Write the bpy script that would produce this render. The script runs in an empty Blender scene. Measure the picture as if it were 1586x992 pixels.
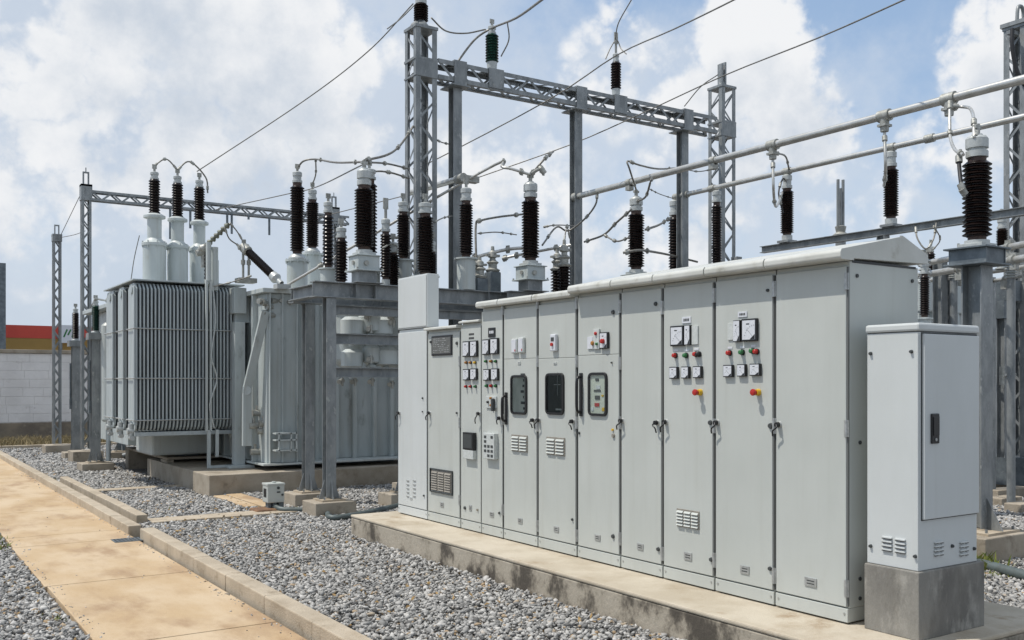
import bpy, bmesh, math, random
import numpy as np
from mathutils import Vector, Matrix
random.seed(7); rng = np.random.default_rng(7)
S = bpy.context.scene
COL = S.collection
R = math.radians
# ------------------------------------------------------------------ camera model (world: X across the yard, Y along the cabinet row)
F, CX, HY, H = 1500.0, 793.0, 592.0, 1.85
YAW = R(33.5); CA, SA = math.cos(YAW), math.sin(YAW)
def P(px, py, d):
    a = (px-CX)/F
    return Vector(((a*CA+SA)*d, (CA-a*SA)*d, H+(HY-py)/F*d))
def at_z(px, py, z): return P(px, py, (H-z)*F/(py-HY))
def at_y(px, py, y): return P(px, py, y/(CA-(px-CX)/F*SA))
def at_x(px, py, x): return P(px, py, x/((px-CX)/F*CA+SA))
cam = bpy.data.cameras.new('camera'); cam_o = bpy.data.objects.new('camera', cam); COL.objects.link(cam_o)
cam_o.location = (0, 0, H); cam_o.rotation_euler = (R(90), 0, -YAW)
cam.sensor_width = 36; cam.lens = F/1586*36; cam.shift_y = (HY-496)/1586; cam.clip_end = 3000; cam.clip_start = 0.05
S.camera = cam_o

# ------------------------------------------------------------------ materials
def mat(name, c1, c2=None, scale=4.0, rough=.5, metal=0.0, bump=0.0, bscale=60.0, stretch=(1,1,1), c3=None, s3=1.5, t3=(.55,.7), rvar=.1, lo=.35, hi=.65, spec=.5, coat=0, drand=True):
    m = bpy.data.materials.new(name); m.use_nodes = True
    nt = m.node_tree; N = nt.nodes; L = nt.links
    b = N['Principled BSDF']
    b.inputs['Metallic'].default_value = metal; b.inputs['Specular IOR Level'].default_value = spec
    b.inputs['Roughness'].default_value = rough
    if coat: b.inputs['Coat Weight'].default_value = coat
    if c2 is None:
        b.inputs['Base Color'].default_value = (*c1, 1)
        if not bump: return m
    g = N.new('ShaderNodeNewGeometry')
    mp = N.new('ShaderNodeMapping'); mp.inputs['Scale'].default_value = stretch
    L.new(g.outputs['Position'], mp.inputs['Vector'])
    def noise(sc, det=6, ro=.6):
        n = N.new('ShaderNodeTexNoise'); n.inputs['Scale'].default_value = sc; n.inputs['Detail'].default_value = det; n.inputs['Roughness'].default_value = ro
        L.new(mp.outputs[0], n.inputs['Vector']); return n
    def ramp(src, a, bb):
        r = N.new('ShaderNodeMapRange'); r.interpolation_type = 'SMOOTHSTEP'
        r.inputs['From Min'].default_value = a; r.inputs['From Max'].default_value = bb
        L.new(src, r.inputs['Value']); return r.outputs['Result']
    if c2 is not None:
        n1 = noise(scale)
        mx = N.new('ShaderNodeMix'); mx.data_type = 'RGBA'
        mx.inputs['A'].default_value = (*c1, 1); mx.inputs['B'].default_value = (*c2, 1)
        L.new(ramp(n1.outputs['Fac'], lo, hi), mx.inputs['Factor'])
        out = mx.outputs['Result']
        if c3 is not None:
            n3 = noise(s3, 8, .65)
            m3 = N.new('ShaderNodeMix'); m3.data_type = 'RGBA'
            L.new(out, m3.inputs['A']); m3.inputs['B'].default_value = (*c3, 1)
            L.new(ramp(n3.outputs['Fac'], *t3), m3.inputs['Factor'])
            out = m3.outputs['Result']
        L.new(out, b.inputs['Base Color'])
        rr = N.new('ShaderNodeMapRange'); rr.inputs['To Min'].default_value = max(0, rough-rvar); rr.inputs['To Max'].default_value = min(1, rough+rvar)
        L.new(n1.outputs['Fac'], rr.inputs['Value']); L.new(rr.outputs['Result'], b.inputs['Roughness'])
    if bump:
        nb = noise(bscale, 4)
        bp = N.new('ShaderNodeBump'); bp.inputs['Strength'].default_value = 1; bp.inputs['Distance'].default_value = bump
        L.new(nb.outputs['Fac'], bp.inputs['Height']); L.new(bp.outputs[0], b.inputs['Normal'])
    return m
PAINT = mat('grey_cabinet_paint', (.505,.527,.498), (.47,.492,.463), 1.6, .42, 0, .0006, 7, (1,1,.35), c3=(.42,.43,.39), s3=2.2, t3=(.6,.8))
PAINTW = mat('pale_cabinet_paint', (.585,.61,.605), (.55,.575,.565), 1.6, .42, 0, .0005, 7, (1,1,.35), c3=(.53,.535,.50), s3=2.2, t3=(.62,.8))
ROOFP = mat('roof_paint', (.58,.585,.55), (.51,.515,.475), 3, .45, 0, .0006, 8, c3=(.42,.42,.38), s3=5, t3=(.58,.75))
TANK = mat('transformer_paint', (.48,.525,.525), (.425,.47,.47), 2.5, .45, 0, .001, 8, (1,1,.4), c3=(.24,.26,.25), s3=4, t3=(.56,.75))
TANKW = mat('pale_transformer_paint', (.54,.58,.57), (.47,.51,.50), 2.5, .42, 0, .001, 8, (1,1,.4), c3=(.40,.40,.35), s3=5, t3=(.6,.8))
RAD = mat('radiator_paint', (.455,.505,.515), (.395,.44,.45), 4, .4, 0, 0, 8, (1,1,.3), c3=(.25,.27,.26), s3=7, t3=(.58,.75))
GALV = mat('galvanised_steel', (.295,.31,.312), (.20,.215,.22), 7, .46, .25, .0004, 30, (1,1,.5), c3=(.42,.43,.42), s3=14, t3=(.56,.72), rvar=.15)
GALVD = mat('weathered_steel', (.17,.195,.21), (.11,.13,.145), 6, .5, .3, .0004, 30, c3=(.25,.27,.27), s3=16, t3=(.58,.72))
ALU = mat('aluminium', (.62,.61,.58), (.50,.49,.45), 6, .34, .6, .0003, 40, c3=(.36,.34,.29), s3=18, t3=(.6,.75))
CASTM = mat('cast_metal', (.42,.42,.39), (.30,.30,.27), 15, .5, .4, .002, 40, c3=(.22,.19,.14), s3=22, t3=(.58,.7))
CAPW = mat('light_cap_metal', (.50,.52,.51), (.42,.44,.43), 12, .45, .2, .001, 40)
PORC = mat('brown_porcelain', (.008,.0045,.004), (.013,.007,.006), 9, .28, 0, 0, 8, spec=.32)
PORCG = mat('green_porcelain', (.012,.05,.035), (.010,.035,.025), 9, .25, 0, 0, 8, spec=.35)
NECK = mat('rusty_neck', (.045,.025,.02), (.09,.055,.04), 20, .6)
CONC = mat('concrete', (.40,.35,.28), (.31,.265,.205), 2.2, .9, 0, .006, 45, c3=(.20,.17,.13), s3=3.5, t3=(.54,.72), rvar=.05)
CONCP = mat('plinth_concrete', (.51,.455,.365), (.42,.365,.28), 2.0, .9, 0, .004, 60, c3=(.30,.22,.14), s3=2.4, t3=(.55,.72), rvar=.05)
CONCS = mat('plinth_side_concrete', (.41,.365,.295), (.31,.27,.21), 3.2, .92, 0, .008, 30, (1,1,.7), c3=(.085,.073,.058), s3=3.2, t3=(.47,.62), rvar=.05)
CONCD = mat('dark_grey_concrete', (.25,.24,.215), (.155,.147,.132), 3.6, .85, 0, .005, 35, (1,1,.5), c3=(.36,.345,.31), s3=4.5, t3=(.52,.70), rvar=.06)
KERB = mat('kerb_concrete', (.47,.40,.305), (.38,.32,.24), 3, .9, 0, .006, 60, c3=(.25,.20,.14), s3=5, t3=(.56,.72), rvar=.05)
PATH = mat('path_concrete', (.545,.425,.285), (.465,.335,.195), 1.6, .88, 0, .0025, 120, (1,.5,1), c3=(.36,.245,.145), s3=1.3, t3=(.50,.68), rvar=.05)
JOINT = mat('joint_dirt', (.10,.075,.05), (.06,.05,.04), 20, .95)
BLACK = mat('black_plastic', (.013,.013,.014), None, rough=.35)
DARKG = mat('dark_gasket', (.05,.055,.055), None, rough=.6)
GAPSH = mat('gap_shade_grey', (.15,.155,.15), None, rough=.6)  # tone of the shaded gaps round the cabinet doors
WHITEP = mat('white_dial', (.66,.68,.71), (.60,.62,.66), 30, .18)
CLEARP = mat('pale_plastic_cover', (.58,.60,.59), (.50,.53,.51), 40, .2)
RED = mat('red_lamp', (.42,.02,.015), None, rough=.25)
GREEN = mat('green_lamp', (.03,.16,.05), None, rough=.25)
YEL = mat('yellow_plastic', (.65,.40,.02), None, rough=.35)
AMBER = mat('amber_lamp', (.36,.16,.03), None, rough=.25)
BROWNV = mat('vent_louvre', (.30,.28,.24), (.22,.20,.17), 30, .5)
SILV = mat('zinc_hardware', (.50,.51,.50), (.38,.39,.38), 30, .4, .5)
PLATE = mat('engraved_plate', (.10,.105,.10), (.14,.14,.13), 30, .35)
CABLE = mat('grey_conduit', (.10,.125,.125), (.075,.09,.085), 8, .5)
WIRE = mat('weathered_conductor', (.27,.26,.235), (.17,.16,.14), 25, .5, .5)
RUBBER = mat('black_cable', (.02,.02,.022), None, rough=.5)
WALLW = mat('whitewashed_blockwork', (.80,.78,.76), (.70,.68,.66), 1.5, .9, 0, .006, 18, c3=(.46,.43,.40), s3=2.5, t3=(.6,.75))
SOILW = mat('stained_base_course', (.27,.225,.165), (.17,.14,.11), 1.5, .95, 0, .02, 8, c3=(.30,.26,.20), s3=3, t3=(.56,.7))
FASR = mat('red_fascia', (.55,.06,.035), (.48,.052,.032), 1, .5)
FASY = mat('ochre_fascia', (.33,.20,.045), (.29,.175,.04), 1, .5)
DRYG = mat('dry_grass', (.36,.285,.16), (.25,.20,.10), 12, .9)
LEAF = mat('leaf', (.06,.10,.025), (.09,.13,.03), 12, .6)
BARK = mat('bark', (.12,.09,.07), (.08,.06,.045), 12, .9)
def wear(m, amt=.10, sc=(9,9,.3), dent=0.0, speck=0.0, ssc=160, tone=(.62,.58,.50)):
    """run-down streaks, shallow dents and grit on top of a material"""
    nt = m.node_tree; N = nt.nodes; L = nt.links; b = N['Principled BSDF']
    g = N.new('ShaderNodeNewGeometry'); mp = N.new('ShaderNodeMapping'); mp.inputs['Scale'].default_value = sc; L.new(g.outputs['Position'], mp.inputs['Vector'])
    n = N.new('ShaderNodeTexNoise'); n.inputs['Scale'].default_value = 1.0; n.inputs['Detail'].default_value = 7; n.inputs['Roughness'].default_value = .65; L.new(mp.outputs[0], n.inputs['Vector'])
    r = N.new('ShaderNodeMapRange'); r.interpolation_type = 'SMOOTHSTEP'; r.inputs['From Min'].default_value = .48; r.inputs['From Max'].default_value = .78; r.inputs['To Max'].default_value = amt; L.new(n.outputs['Fac'], r.inputs['Value'])
    fac = r.outputs['Result']
    if speck:
        n2 = N.new('ShaderNodeTexNoise'); n2.inputs['Scale'].default_value = ssc; n2.inputs['Detail'].default_value = 2; L.new(g.outputs['Position'], n2.inputs['Vector'])
        r2 = N.new('ShaderNodeMapRange'); r2.inputs['From Min'].default_value = .55; r2.inputs['From Max'].default_value = .75; r2.inputs['To Max'].default_value = speck; L.new(n2.outputs['Fac'], r2.inputs['Value'])
        a = N.new('ShaderNodeMath'); a.operation = 'ADD'; a.use_clamp = True; L.new(fac, a.inputs[0]); L.new(r2.outputs['Result'], a.inputs[1]); fac = a.outputs[0]
    mx = N.new('ShaderNodeMix'); mx.data_type = 'RGBA'; mx.blend_type = 'MULTIPLY'; L.new(fac, mx.inputs['Factor']); mx.inputs['B'].default_value = (*tone, 1)
    src = b.inputs['Base Color'].links[0].from_socket; L.new(src, mx.inputs['A']); L.new(mx.outputs['Result'], b.inputs['Base Color'])
    if dent:
        nb = N.new('ShaderNodeTexNoise'); nb.inputs['Scale'].default_value = 1.7; nb.inputs['Detail'].default_value = 1; L.new(g.outputs['Position'], nb.inputs['Vector'])
        bp = N.new('ShaderNodeBump'); bp.inputs['Distance'].default_value = dent; L.new(nb.outputs['Fac'], bp.inputs['Height'])
        if b.inputs['Normal'].links: L.new(b.inputs['Normal'].links[0].from_socket, bp.inputs['Normal'])
        L.new(bp.outputs[0], b.inputs['Normal'])
wear(PAINT, .17, (9,9,.4), .012, .10, 240); wear(PAINTW, .14, (9,9,.4), .010, .08, 240); wear(ROOFP, .5, (5,5,5), 0, .15, 200)
wear(TANK, .5, (8,8,.4), 0, .15, 90, (.62,.52,.42)); wear(TANKW, .4, (10,10,.5), 0, .12, 90, (.62,.52,.42)); wear(RAD, .4, (10,10,.4), 0, .1, 90)
wear(GALV, .75, (14,14,3), 0, .3, 120, (.60,.60,.60)); wear(ALU, .5, (12,4,12), 0, .2, 150, (.6,.57,.5))
wear(PATH, .55, (2.2,.9,2), 0, .45, 210, (.60,.50,.40)); wear(KERB, .5, (5,3,5), 0, .35, 210, (.62,.55,.46)); wear(CONC, .5, (4,4,4), 0, .3, 210); wear(CONCP, .55, (2.5,2.5,2.5), 0, .3, 210, (.62,.52,.40)); wear(CONCD, .4, (6,6,2), 0, .35, 160)
# glass pane: clear, reflecting by angle
GLASS = bpy.data.materials.new('window_glass'); GLASS.use_nodes = True
_n = GLASS.node_tree; _n.nodes.remove(_n.nodes['Principled BSDF'])
_t = _n.nodes.new('ShaderNodeBsdfTransparent'); _t.inputs[0].default_value = (.80,.84,.82,1)
_g = _n.nodes.new('ShaderNodeBsdfGlossy'); _g.inputs['Roughness'].default_value = .03
_f = _n.nodes.new('ShaderNodeFresnel'); _f.inputs[0].default_value = 1.22
_x = _n.nodes.new('ShaderNodeMixShader')
_n.links.new(_f.outputs[0], _x.inputs[0]); _n.links.new(_t.outputs[0], _x.inputs[1]); _n.links.new(_g.outputs[0], _x.inputs[2])
_n.links.new(_x.outputs[0], _n.nodes['Material Output'].inputs['Surface'])

# ------------------------------------------------------------------ mesh builder
ROOT = {}
class MB:
    def __init__(s): s.v = []; s.f = []; s.sm = []; s.cuts = []
    def cut(s): s.cuts.append((len(s.v), len(s.f))); return s
    def each(s, name, m, parent=None, bevel=0):
        cs = s.cuts+[(len(s.v), len(s.f))]
        for (v0,f0),(v1,f1) in zip(cs, cs[1:]):
            q = MB(); q.v = s.v[v0:v1]; q.f = [tuple(i-v0 for i in f) for f in s.f[f0:f1]]; q.sm = s.sm[f0:f1]; q.build(name, m, parent, bevel)
    def add(s, vs, fs, smooth=False):
        o = len(s.v); s.v += [tuple(q) for q in vs]
        for f in fs: s.f.append(tuple(i+o for i in f)); s.sm.append(smooth)
        return s
    def box(s, x0, x1, y0, y1, z0, z1):
        if x0 > x1: x0, x1 = x1, x0
        if y0 > y1: y0, y1 = y1, y0
        if z0 > z1: z0, z1 = z1, z0
        return s.add([(x0,y0,z0),(x1,y0,z0),(x1,y1,z0),(x0,y1,z0),(x0,y0,z1),(x1,y0,z1),(x1,y1,z1),(x0,y1,z1)],
              [(0,3,2,1),(4,5,6,7),(0,1,5,4),(1,2,6,5),(2,3,7,6),(3,0,4,7)])
    def cbox(s, c, sx, sy, z0, z1): return s.box(c[0]-sx/2, c[0]+sx/2, c[1]-sy/2, c[1]+sy/2, z0, z1)
    def bar(s, p0, p1, w, t, up=(0,0,1)):
        p0, p1 = Vector(p0), Vector(p1); d = (p1-p0).normalized(); u = Vector(up)
        a = d.cross(u)
        if a.length < 1e-3: a = d.cross(Vector((1,0,0)))
        a.normalize(); b = d.cross(a)
        vs = []
        for p in (p0, p1):
            for (i, j) in ((-1,-1),(1,-1),(1,1),(-1,1)): vs.append(p+a*(i*w/2)+b*(j*t/2))
        return s.add(vs, [(3,2,1,0),(4,5,6,7),(0,1,5,4),(1,2,6,5),(2,3,7,6),(3,0,4,7)])
    def cyl(s, p0, p1, r0, r1=None, n=16, caps=True):
        r1 = r0 if r1 is None else r1
        p0, p1 = Vector(p0), Vector(p1); d = (p1-p0).normalized()
        a = d.orthogonal().normalized(); b = d.cross(a)
        ring = lambda p, r: [p+(a*math.cos(2*math.pi*i/n)+b*math.sin(2*math.pi*i/n))*r for i in range(n)]
        s.add(ring(p0,r0)+ring(p1,r1), [(i,(i+1)%n,n+(i+1)%n,n+i) for i in range(n)], True)
        if caps:
            s.add(ring(p0,r0), [tuple(range(n-1,-1,-1))]); s.add(ring(p1,r1), [tuple(range(n))])
        return s
    def tube(s, pts, r, n=8):
        pts = [Vector(p) for p in pts]; m = len(pts); rings = []
        a = None
        for i, p in enumerate(pts):
            d = (pts[min(i+1,m-1)]-pts[max(i-1,0)]).normalized()
            if a is None: a = d.orthogonal().normalized()
            a = (a-d*a.dot(d)).normalized(); b = d.cross(a)
            rings += [p+(a*math.cos(2*math.pi*k/n)+b*math.sin(2*math.pi*k/n))*r for k in range(n)]
        fs = [(i*n+k, i*n+(k+1)%n, (i+1)*n+(k+1)%n, (i+1)*n+k) for i in range(m-1) for k in range(n)]
        s.add(rings, fs, True)
        s.add(rings[:n], [tuple(range(n-1,-1,-1))]); s.add(rings[-n:], [tuple(range(n))])
        return s
    def lathe(s, base, prof, n=24, d=(0,0,1)):
        base = Vector(base); d = Vector(d).normalized()
        a = d.orthogonal().normalized() if abs(d.z) < .999 else Vector((1,0,0)); b = d.cross(a)
        def ring(r, z): return [base+d*z+(a*math.cos(2*math.pi*i/n)+b*math.sin(2*math.pi*i/n))*r for i in range(n)]
        for (r0,z0),(r1,z1) in zip(prof, prof[1:]):
            s.add(ring(max(r0,1e-4),z0)+ring(max(r1,1e-4),z1), [(i,(i+1)%n,n+(i+1)%n,n+i) for i in range(n)], True)
        return s
    def sheds(s, base, r, h, n, d=(0,0,1), core=.62, seg=24, alt=False):
        prof = [(r*core,0)]; st = h/n
        for i in range(n):
            rr = r*(.86 if alt and i%2 else 1)
            z = i*st
            prof += [(r*core, z+st*.12),(rr*.97, z+st*.26),(rr, z+st*.36),(rr*.96, z+st*.46),(r*core*1.08, z+st*.80),(r*core, z+st)]
        return s.lathe(base, prof, seg, d)
    def prism(s, poly, y0, y1):          # polygon in X,Z swept along Y
        n = len(poly)
        vs = [(x,y0,z) for x,z in poly]+[(x,y1,z) for x,z in poly]
        s.add(vs[:n], [tuple(range(n))]); s.add(vs[n:], [tuple(range(n-1,-1,-1))])
        return s.add(vs, [(i,n+i,n+(i+1)%n,(i+1)%n) for i in range(n)])
    def build(s, name, m, parent=None, bevel=0, loc=None):
        me = bpy.data.meshes.new(name)
        o = (ROOT[parent.name] if parent is not None else Vector(loc) if loc is not None else Vector((0,0,0)))
        me.from_pydata([(x-o[0],y-o[1],z-o[2]) for x,y,z in s.v], [], s.f)
        me.polygons.foreach_set('use_smooth', s.sm)
        me.materials.append(m); me.update()
        bm = bmesh.new(); bm.from_mesh(me)
        if not any(s.sm): bmesh.ops.recalc_face_normals(bm, faces=bm.faces)
        bm.to_mesh(me); bm.free()
        ob = bpy.data.objects.new(name, me); COL.objects.link(ob)
        if parent is not None: ob.parent = parent
        else: ob.location = o
        ROOT[ob.name] = o
        if bevel:
            b = ob.modifiers.new('edge', 'BEVEL'); b.width = bevel; b.segments = 2; b.limit_method = 'ANGLE'; b.harden_normals = False
        return ob
def tag(o, label, cat, group=None):
    o['label'] = label; o['category'] = cat
    if group: o['group'] = group
    return o
def thing(name, label, cat, loc, group=None):
    o = bpy.data.objects.new(name, None); COL.objects.link(o); o.location = loc; o.empty_display_size = .2
    ROOT[o.name] = Vector(loc); return tag(o, label, cat, group)
def struct(name, mb, m, bevel=0):
    o = mb.build(name, m, None, bevel); o['kind'] = 'structure'; return o
def curve_pts(pts, n=24, sag=0):
    """Catmull-Rom through pts, plus a sag."""
    pts = [Vector(p) for p in pts]
    q = [pts[0]*2-pts[1]]+pts+[pts[-1]*2-pts[-2]]; out = []
    seg = len(pts)-1; k = max(2, n//seg)
    for i in range(seg):
        a,b,c,d = q[i:i+4]
        for j in range(k):
            t = j/k
            out.append(.5*((2*b)+(c-a)*t+(2*a-5*b+4*c-d)*t*t+(3*b-a-3*c+d)*t**3))
    out.append(pts[-1])
    if sag:
        m = len(out)-1
        for i, p in enumerate(out): p.z -= sag*4*(i/m)*(1-i/m)
    return out

# ------------------------------------------------------------------ ground, path, kerbs
EXC = []      # footprints the loose stones keep clear of: x0,x1,y0,y1
def keep(x0,x1,y0,y1): EXC.append((min(x0,x1),max(x0,x1),min(y0,y1),max(y0,y1)))
gm = mat('gravel_ground', (.20,.19,.18), (.10,.095,.09), 45, .95, 0, .03, 40, c3=(.33,.32,.30), s3=60, t3=(.52,.62))
struct('ground', MB().add([(-300,-100,-.01),(500,-100,-.01),(500,700,-.01),(-300,700,-.01)], [(0,1,2,3)]), gm)
PX0, PX1 = 1.30, 2.565
joints = [2.2,4.7,7.1,9.45,11.85,12.6,15.0,17.4,19.8,22.2,24.6,27.0,29.5]
pb = MB()
for a, b in zip(joints, joints[1:]):
    x0 = PX0+random.uniform(-.015,.015)
    pb.box(x0, PX1, a+.009, b-.009, -.05, .035)
struct('path', pb, PATH, .006); keep(PX0-.02, PX1+.3, 2, 32)
struct('path_joints', MB().box(PX0+.03, PX1, 2.3, 29.4, -.05, .026), JOINT)
def kerb(x0, x1, ya, yb, zt, step=1.0, jog=.0025):
    k = MB(); y = ya
    while y < yb-.05:
        e = min(y+step, yb); dx = random.uniform(-jog, jog); dz = random.uniform(-.002,.002)
        k.box(x0+dx, x1+dx, y+.0015, e-.0015, -.05, zt+dz); y = e
    keep(x0, x1, ya, yb)
    return struct('kerb', k, KERB, .010)
kerb(2.60, 2.76, 2.5, 11.75, .155)
kerb(2.55, 2.70, 12.12, 31.0, .14)
kerb(2.86, 3.00, 13.1, 19.2, .13)
kerb(2.72, 9.0, 29.75, 29.92, .10, 20)
kerb(2.0, 2.68, 29.75, 29.92, .10, 20)
# flat concrete covers laid in the gravel
def slab(name, label, x0, x1, y0, y1, z, m=CONC):
    keep(x0, x1, y0, y1)
    return tag(MB().box(x0, x1, y0, y1, -.03, z).build(name, m, None, .008, ((x0+x1)/2, (y0+y1)/2, 0)), label, 'slab')
slab('trench_cover', 'long flat concrete trench cover running from the kerb to the junction box', 3.03, 5.15, 12.95, 13.35, .045, KERB)
slab('trench_cover', 'flat concrete strip in the gravel in front of the dark open plinth', 3.03, 4.9, 17.2, 17.5, .045, KERB)
slab('concrete_slab', 'tan concrete slab behind the junction box against the transformer plinth', 4.75, 5.0, 13.7, 15.5, .05, PATH)
slab('concrete_slab', 'broad tan slab in the gravel left of the steel column footings', 4.55, 4.73, 13.9, 15.5, .04, PATH)
g = at_z(195, 837, .036)
t = thing('drain_grate', 'small black drain grate set in the tan path at the kerb gap', 'drain grate', (g.x+.12, g.y, .036))
d = MB()
d.box(g.x-.14, g.x+.33, g.y-.13, g.y-.11, .028, .041).box(g.x-.14, g.x+.33, g.y+.11, g.y+.13, .028, .041)
d.build('frame', GALVD, t)
d = MB()
for i in range(12): d.box(g.x-.14+i*.04, g.x-.12+i*.04, g.y-.108, g.y+.108, .028, .040)
d.build('bars', GALVD, t)
MB().box(g.x-.14, g.x+.33, g.y-.108, g.y+.108, .02, .0375).build('pit', BLACK, t)

# main plinth under the cabinets
PZ = .26
t = thing('concrete_plinth', 'long weathered concrete plinth carrying the whole row of grey cabinets', 'plinth', (5.7, 7, 0))
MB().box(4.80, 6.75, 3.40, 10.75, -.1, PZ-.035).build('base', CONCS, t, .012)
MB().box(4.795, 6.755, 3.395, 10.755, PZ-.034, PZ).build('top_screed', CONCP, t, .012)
keep(4.78, 6.77, 3.38, 10.77)

# ------------------------------------------------------------------ switchgear cabinets
XF = 5.325
def fy(px, x=XF): return at_x(px, 500, x).y
def fz(px, py, x=XF): return at_x(px, py, x).z
def rect(px0, py0, px1, py1):
    pm = (px0+px1)/2
    return fy(px1), fy(px0), fz(pm, py1), fz(pm, py0)
def plate(par, name, r, m, th=.006, inset=0, off=0, bevel=0):
    y0,y1,z0,z1 = r
    return MB().box(XF-off-th, XF-off+.001, y0+inset, y1-inset, z0+inset, z1-inset).build(name, m, par, bevel)
def meter(par, *px, clear=None):
    r = rect(*px); y0,y1,z0,z1 = r
    f = plate(par, 'meter', r, BLACK, .024, bevel=.004)
    i = min(y1-y0, z1-z0)*.085
    plate(f, 'dial', r, WHITEP, .003, i, .024)
    k = MB(); w = y1-y0; h = z1-z0; X = XF-.0278
    k.add([(X, y0+i*1.1, z0+i*1.1), (X, y0+w*.42, z0+i*1.1), (X, y0+i*1.1, z0+h*.30)], [(0,1,2)])
    for a in range(7):
        an = R(15+a*12); k.add([(X, y0+w*.12+math.cos(an)*w*.60, z0+h*.1+math.sin(an)*h*.55),(X, y0+w*.12+math.cos(an)*w*.68, z0+h*.1+math.sin(an)*h*.62),(X, y0+w*.12+math.cos(an+.05)*w*.68, z0+h*.1+math.sin(an+.05)*h*.62)], [(0,1,2)])
    k.bar((X, y0+w*.2, z0+h*.18), (X, y0+w*.62, z0+h*.55), w*.012, .0004, (1,0,0))
    k.box(X-.0003, X+.0006, y0+w*.45, y0+w*.65, z0+h*.74, z0+h*.79)
    k.build('needle', BLACK, f)
    return f
def button(par, px, py, m, r=.016, bez=BLACK, ln=.030, collar=None):
    c = at_x(px, py, XF); c.x = XF
    b = MB().cyl(c, c+Vector((-.012,0,0)), r*1.3, n=16).build('push_button', bez, par)
    MB().cyl(c+Vector((-.012,0,0)), c+Vector((-ln,0,0)), r, r*.92, 16).cyl(c+Vector((-ln,0,0)), c+Vector((-ln-.004,0,0)), r*.92, r*.6, 16).build('lens', m, b)
    return b
def estop(par, px, py):
    c = at_x(px, py, XF); c.x = XF
    b = MB().cyl(c, c+Vector((-.03,0,0)), .026, .022, 20).build('emergency_stop', YEL, par)
    MB().cyl(c+Vector((-.03,0,0)), c+Vector((-.055,0,0)), .014, n=16).lathe(c+Vector((-.05,0,0)), [(.014,0),(.024,.002),(.025,.012),(.02,.02),(0,.022)], 20, (-1,0,0)).build('red_cap', RED, b)
    return b
def handle(par, px, py, flip=0, L=.13):
    c = at_x(px, py, XF); c.x = XF
    L *= .62; b = MB().cyl(c, c+Vector((-.012,0,0)), .024, .020, 18).build('handle', SILV, par)
    p0 = c+Vector((-.012,0,0))
    m = MB().cyl(p0, p0+Vector((-.024,0,0)), .020, .017, 14)
    p1 = p0+Vector((-.020,0,0))
    m.tube(curve_pts([p1, p1+Vector((-.012,-.012*flip,-.02)), p1+Vector((-.014,.02*flip,-L*.55)), p1+Vector((-.006,.026*flip,-L))], 9), .006, 8)
    m.build('lever', BLACK, b)
    return b
def longhandle(par, px0, py0, px1, py1):
    y0,y1,z0,z1 = rect(px0,py0,px1,py1); yc = (y0+y1)/2
    b = MB().box(XF-.012, XF, yc-.022, yc+.022, z0, z1).build('handle', BLACK, par, .004)
    MB().tube(curve_pts([(XF-.012,yc,z0+.03),(XF-.05,yc,z0+.06),(XF-.055,yc,(z0+z1)/2),(XF-.05,yc,z1-.06),(XF-.012,yc,z1-.03)], 20), .013, 8).build('grip', BLACK, b)
def vent(par, px0, py0, px1, py1, m=BROWNV, frame=SILV, rows=6, cols=2):
    y0,y1,z0,z1 = r = rect(px0,py0,px1,py1)
    f = plate(par, 'vent', r, m, .008, bevel=.002)
    k = MB(); h = (z1-z0)/(rows+.6); w = (y1-y0)/cols
    for i in range(rows):
        for j in range(cols):
            za = z0+h*(.3+i); ya = y0+w*j+w*.08; yb = y0+w*(j+1)-w*.08
            k.cut().add([(XF-.008,ya,za+h*.75),(XF-.008,yb,za+h*.75),(XF-.022,yb,za+h*.15),(XF-.022,ya,za+h*.15),(XF-.008,ya,za+h*.10),(XF-.008,yb,za+h*.10)],
                  [(0,1,2,3),(3,2,5,4),(0,3,4),(1,5,2)])
    k.each('louvre', frame, f)
    return f
def label_plate(par, px, py, w=.075, h=.052, m=None):
    c = at_x(px, py, XF)
    f = plate(par, 'label_plate', (c.y-w/2, c.y+w/2, c.z-h/2, c.z+h/2), m or SILV, .007, bevel=.0015)
    k = MB()
    for i in range(2): k.box(XF-.0078, XF-.0068, c.y-w*.33, c.y+w*.30, c.z-h*.22+i*h*.32, c.z-h*.10+i*h*.32)
    k.build('plate_marks', DARKG, f)
def knob(par, px, py, r=.013, m=DARKG):
    c = at_x(px, py, XF); c.x = XF
    MB().cyl(c, c+Vector((-.014,0,0)), r, r*.8, 12).build('lock', m, par)
def hinge(par, px, py):
    c = at_x(px, py, XF); h = .055
    MB().cyl((XF-.004,c.y,c.z-h),(XF-.004,c.y,c.z+h),.011,n=10).box(XF-.003,XF+.004,c.y-.018,c.y+.018,c.z-h,c.z+h).build('hinge', SILV, par)

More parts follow.
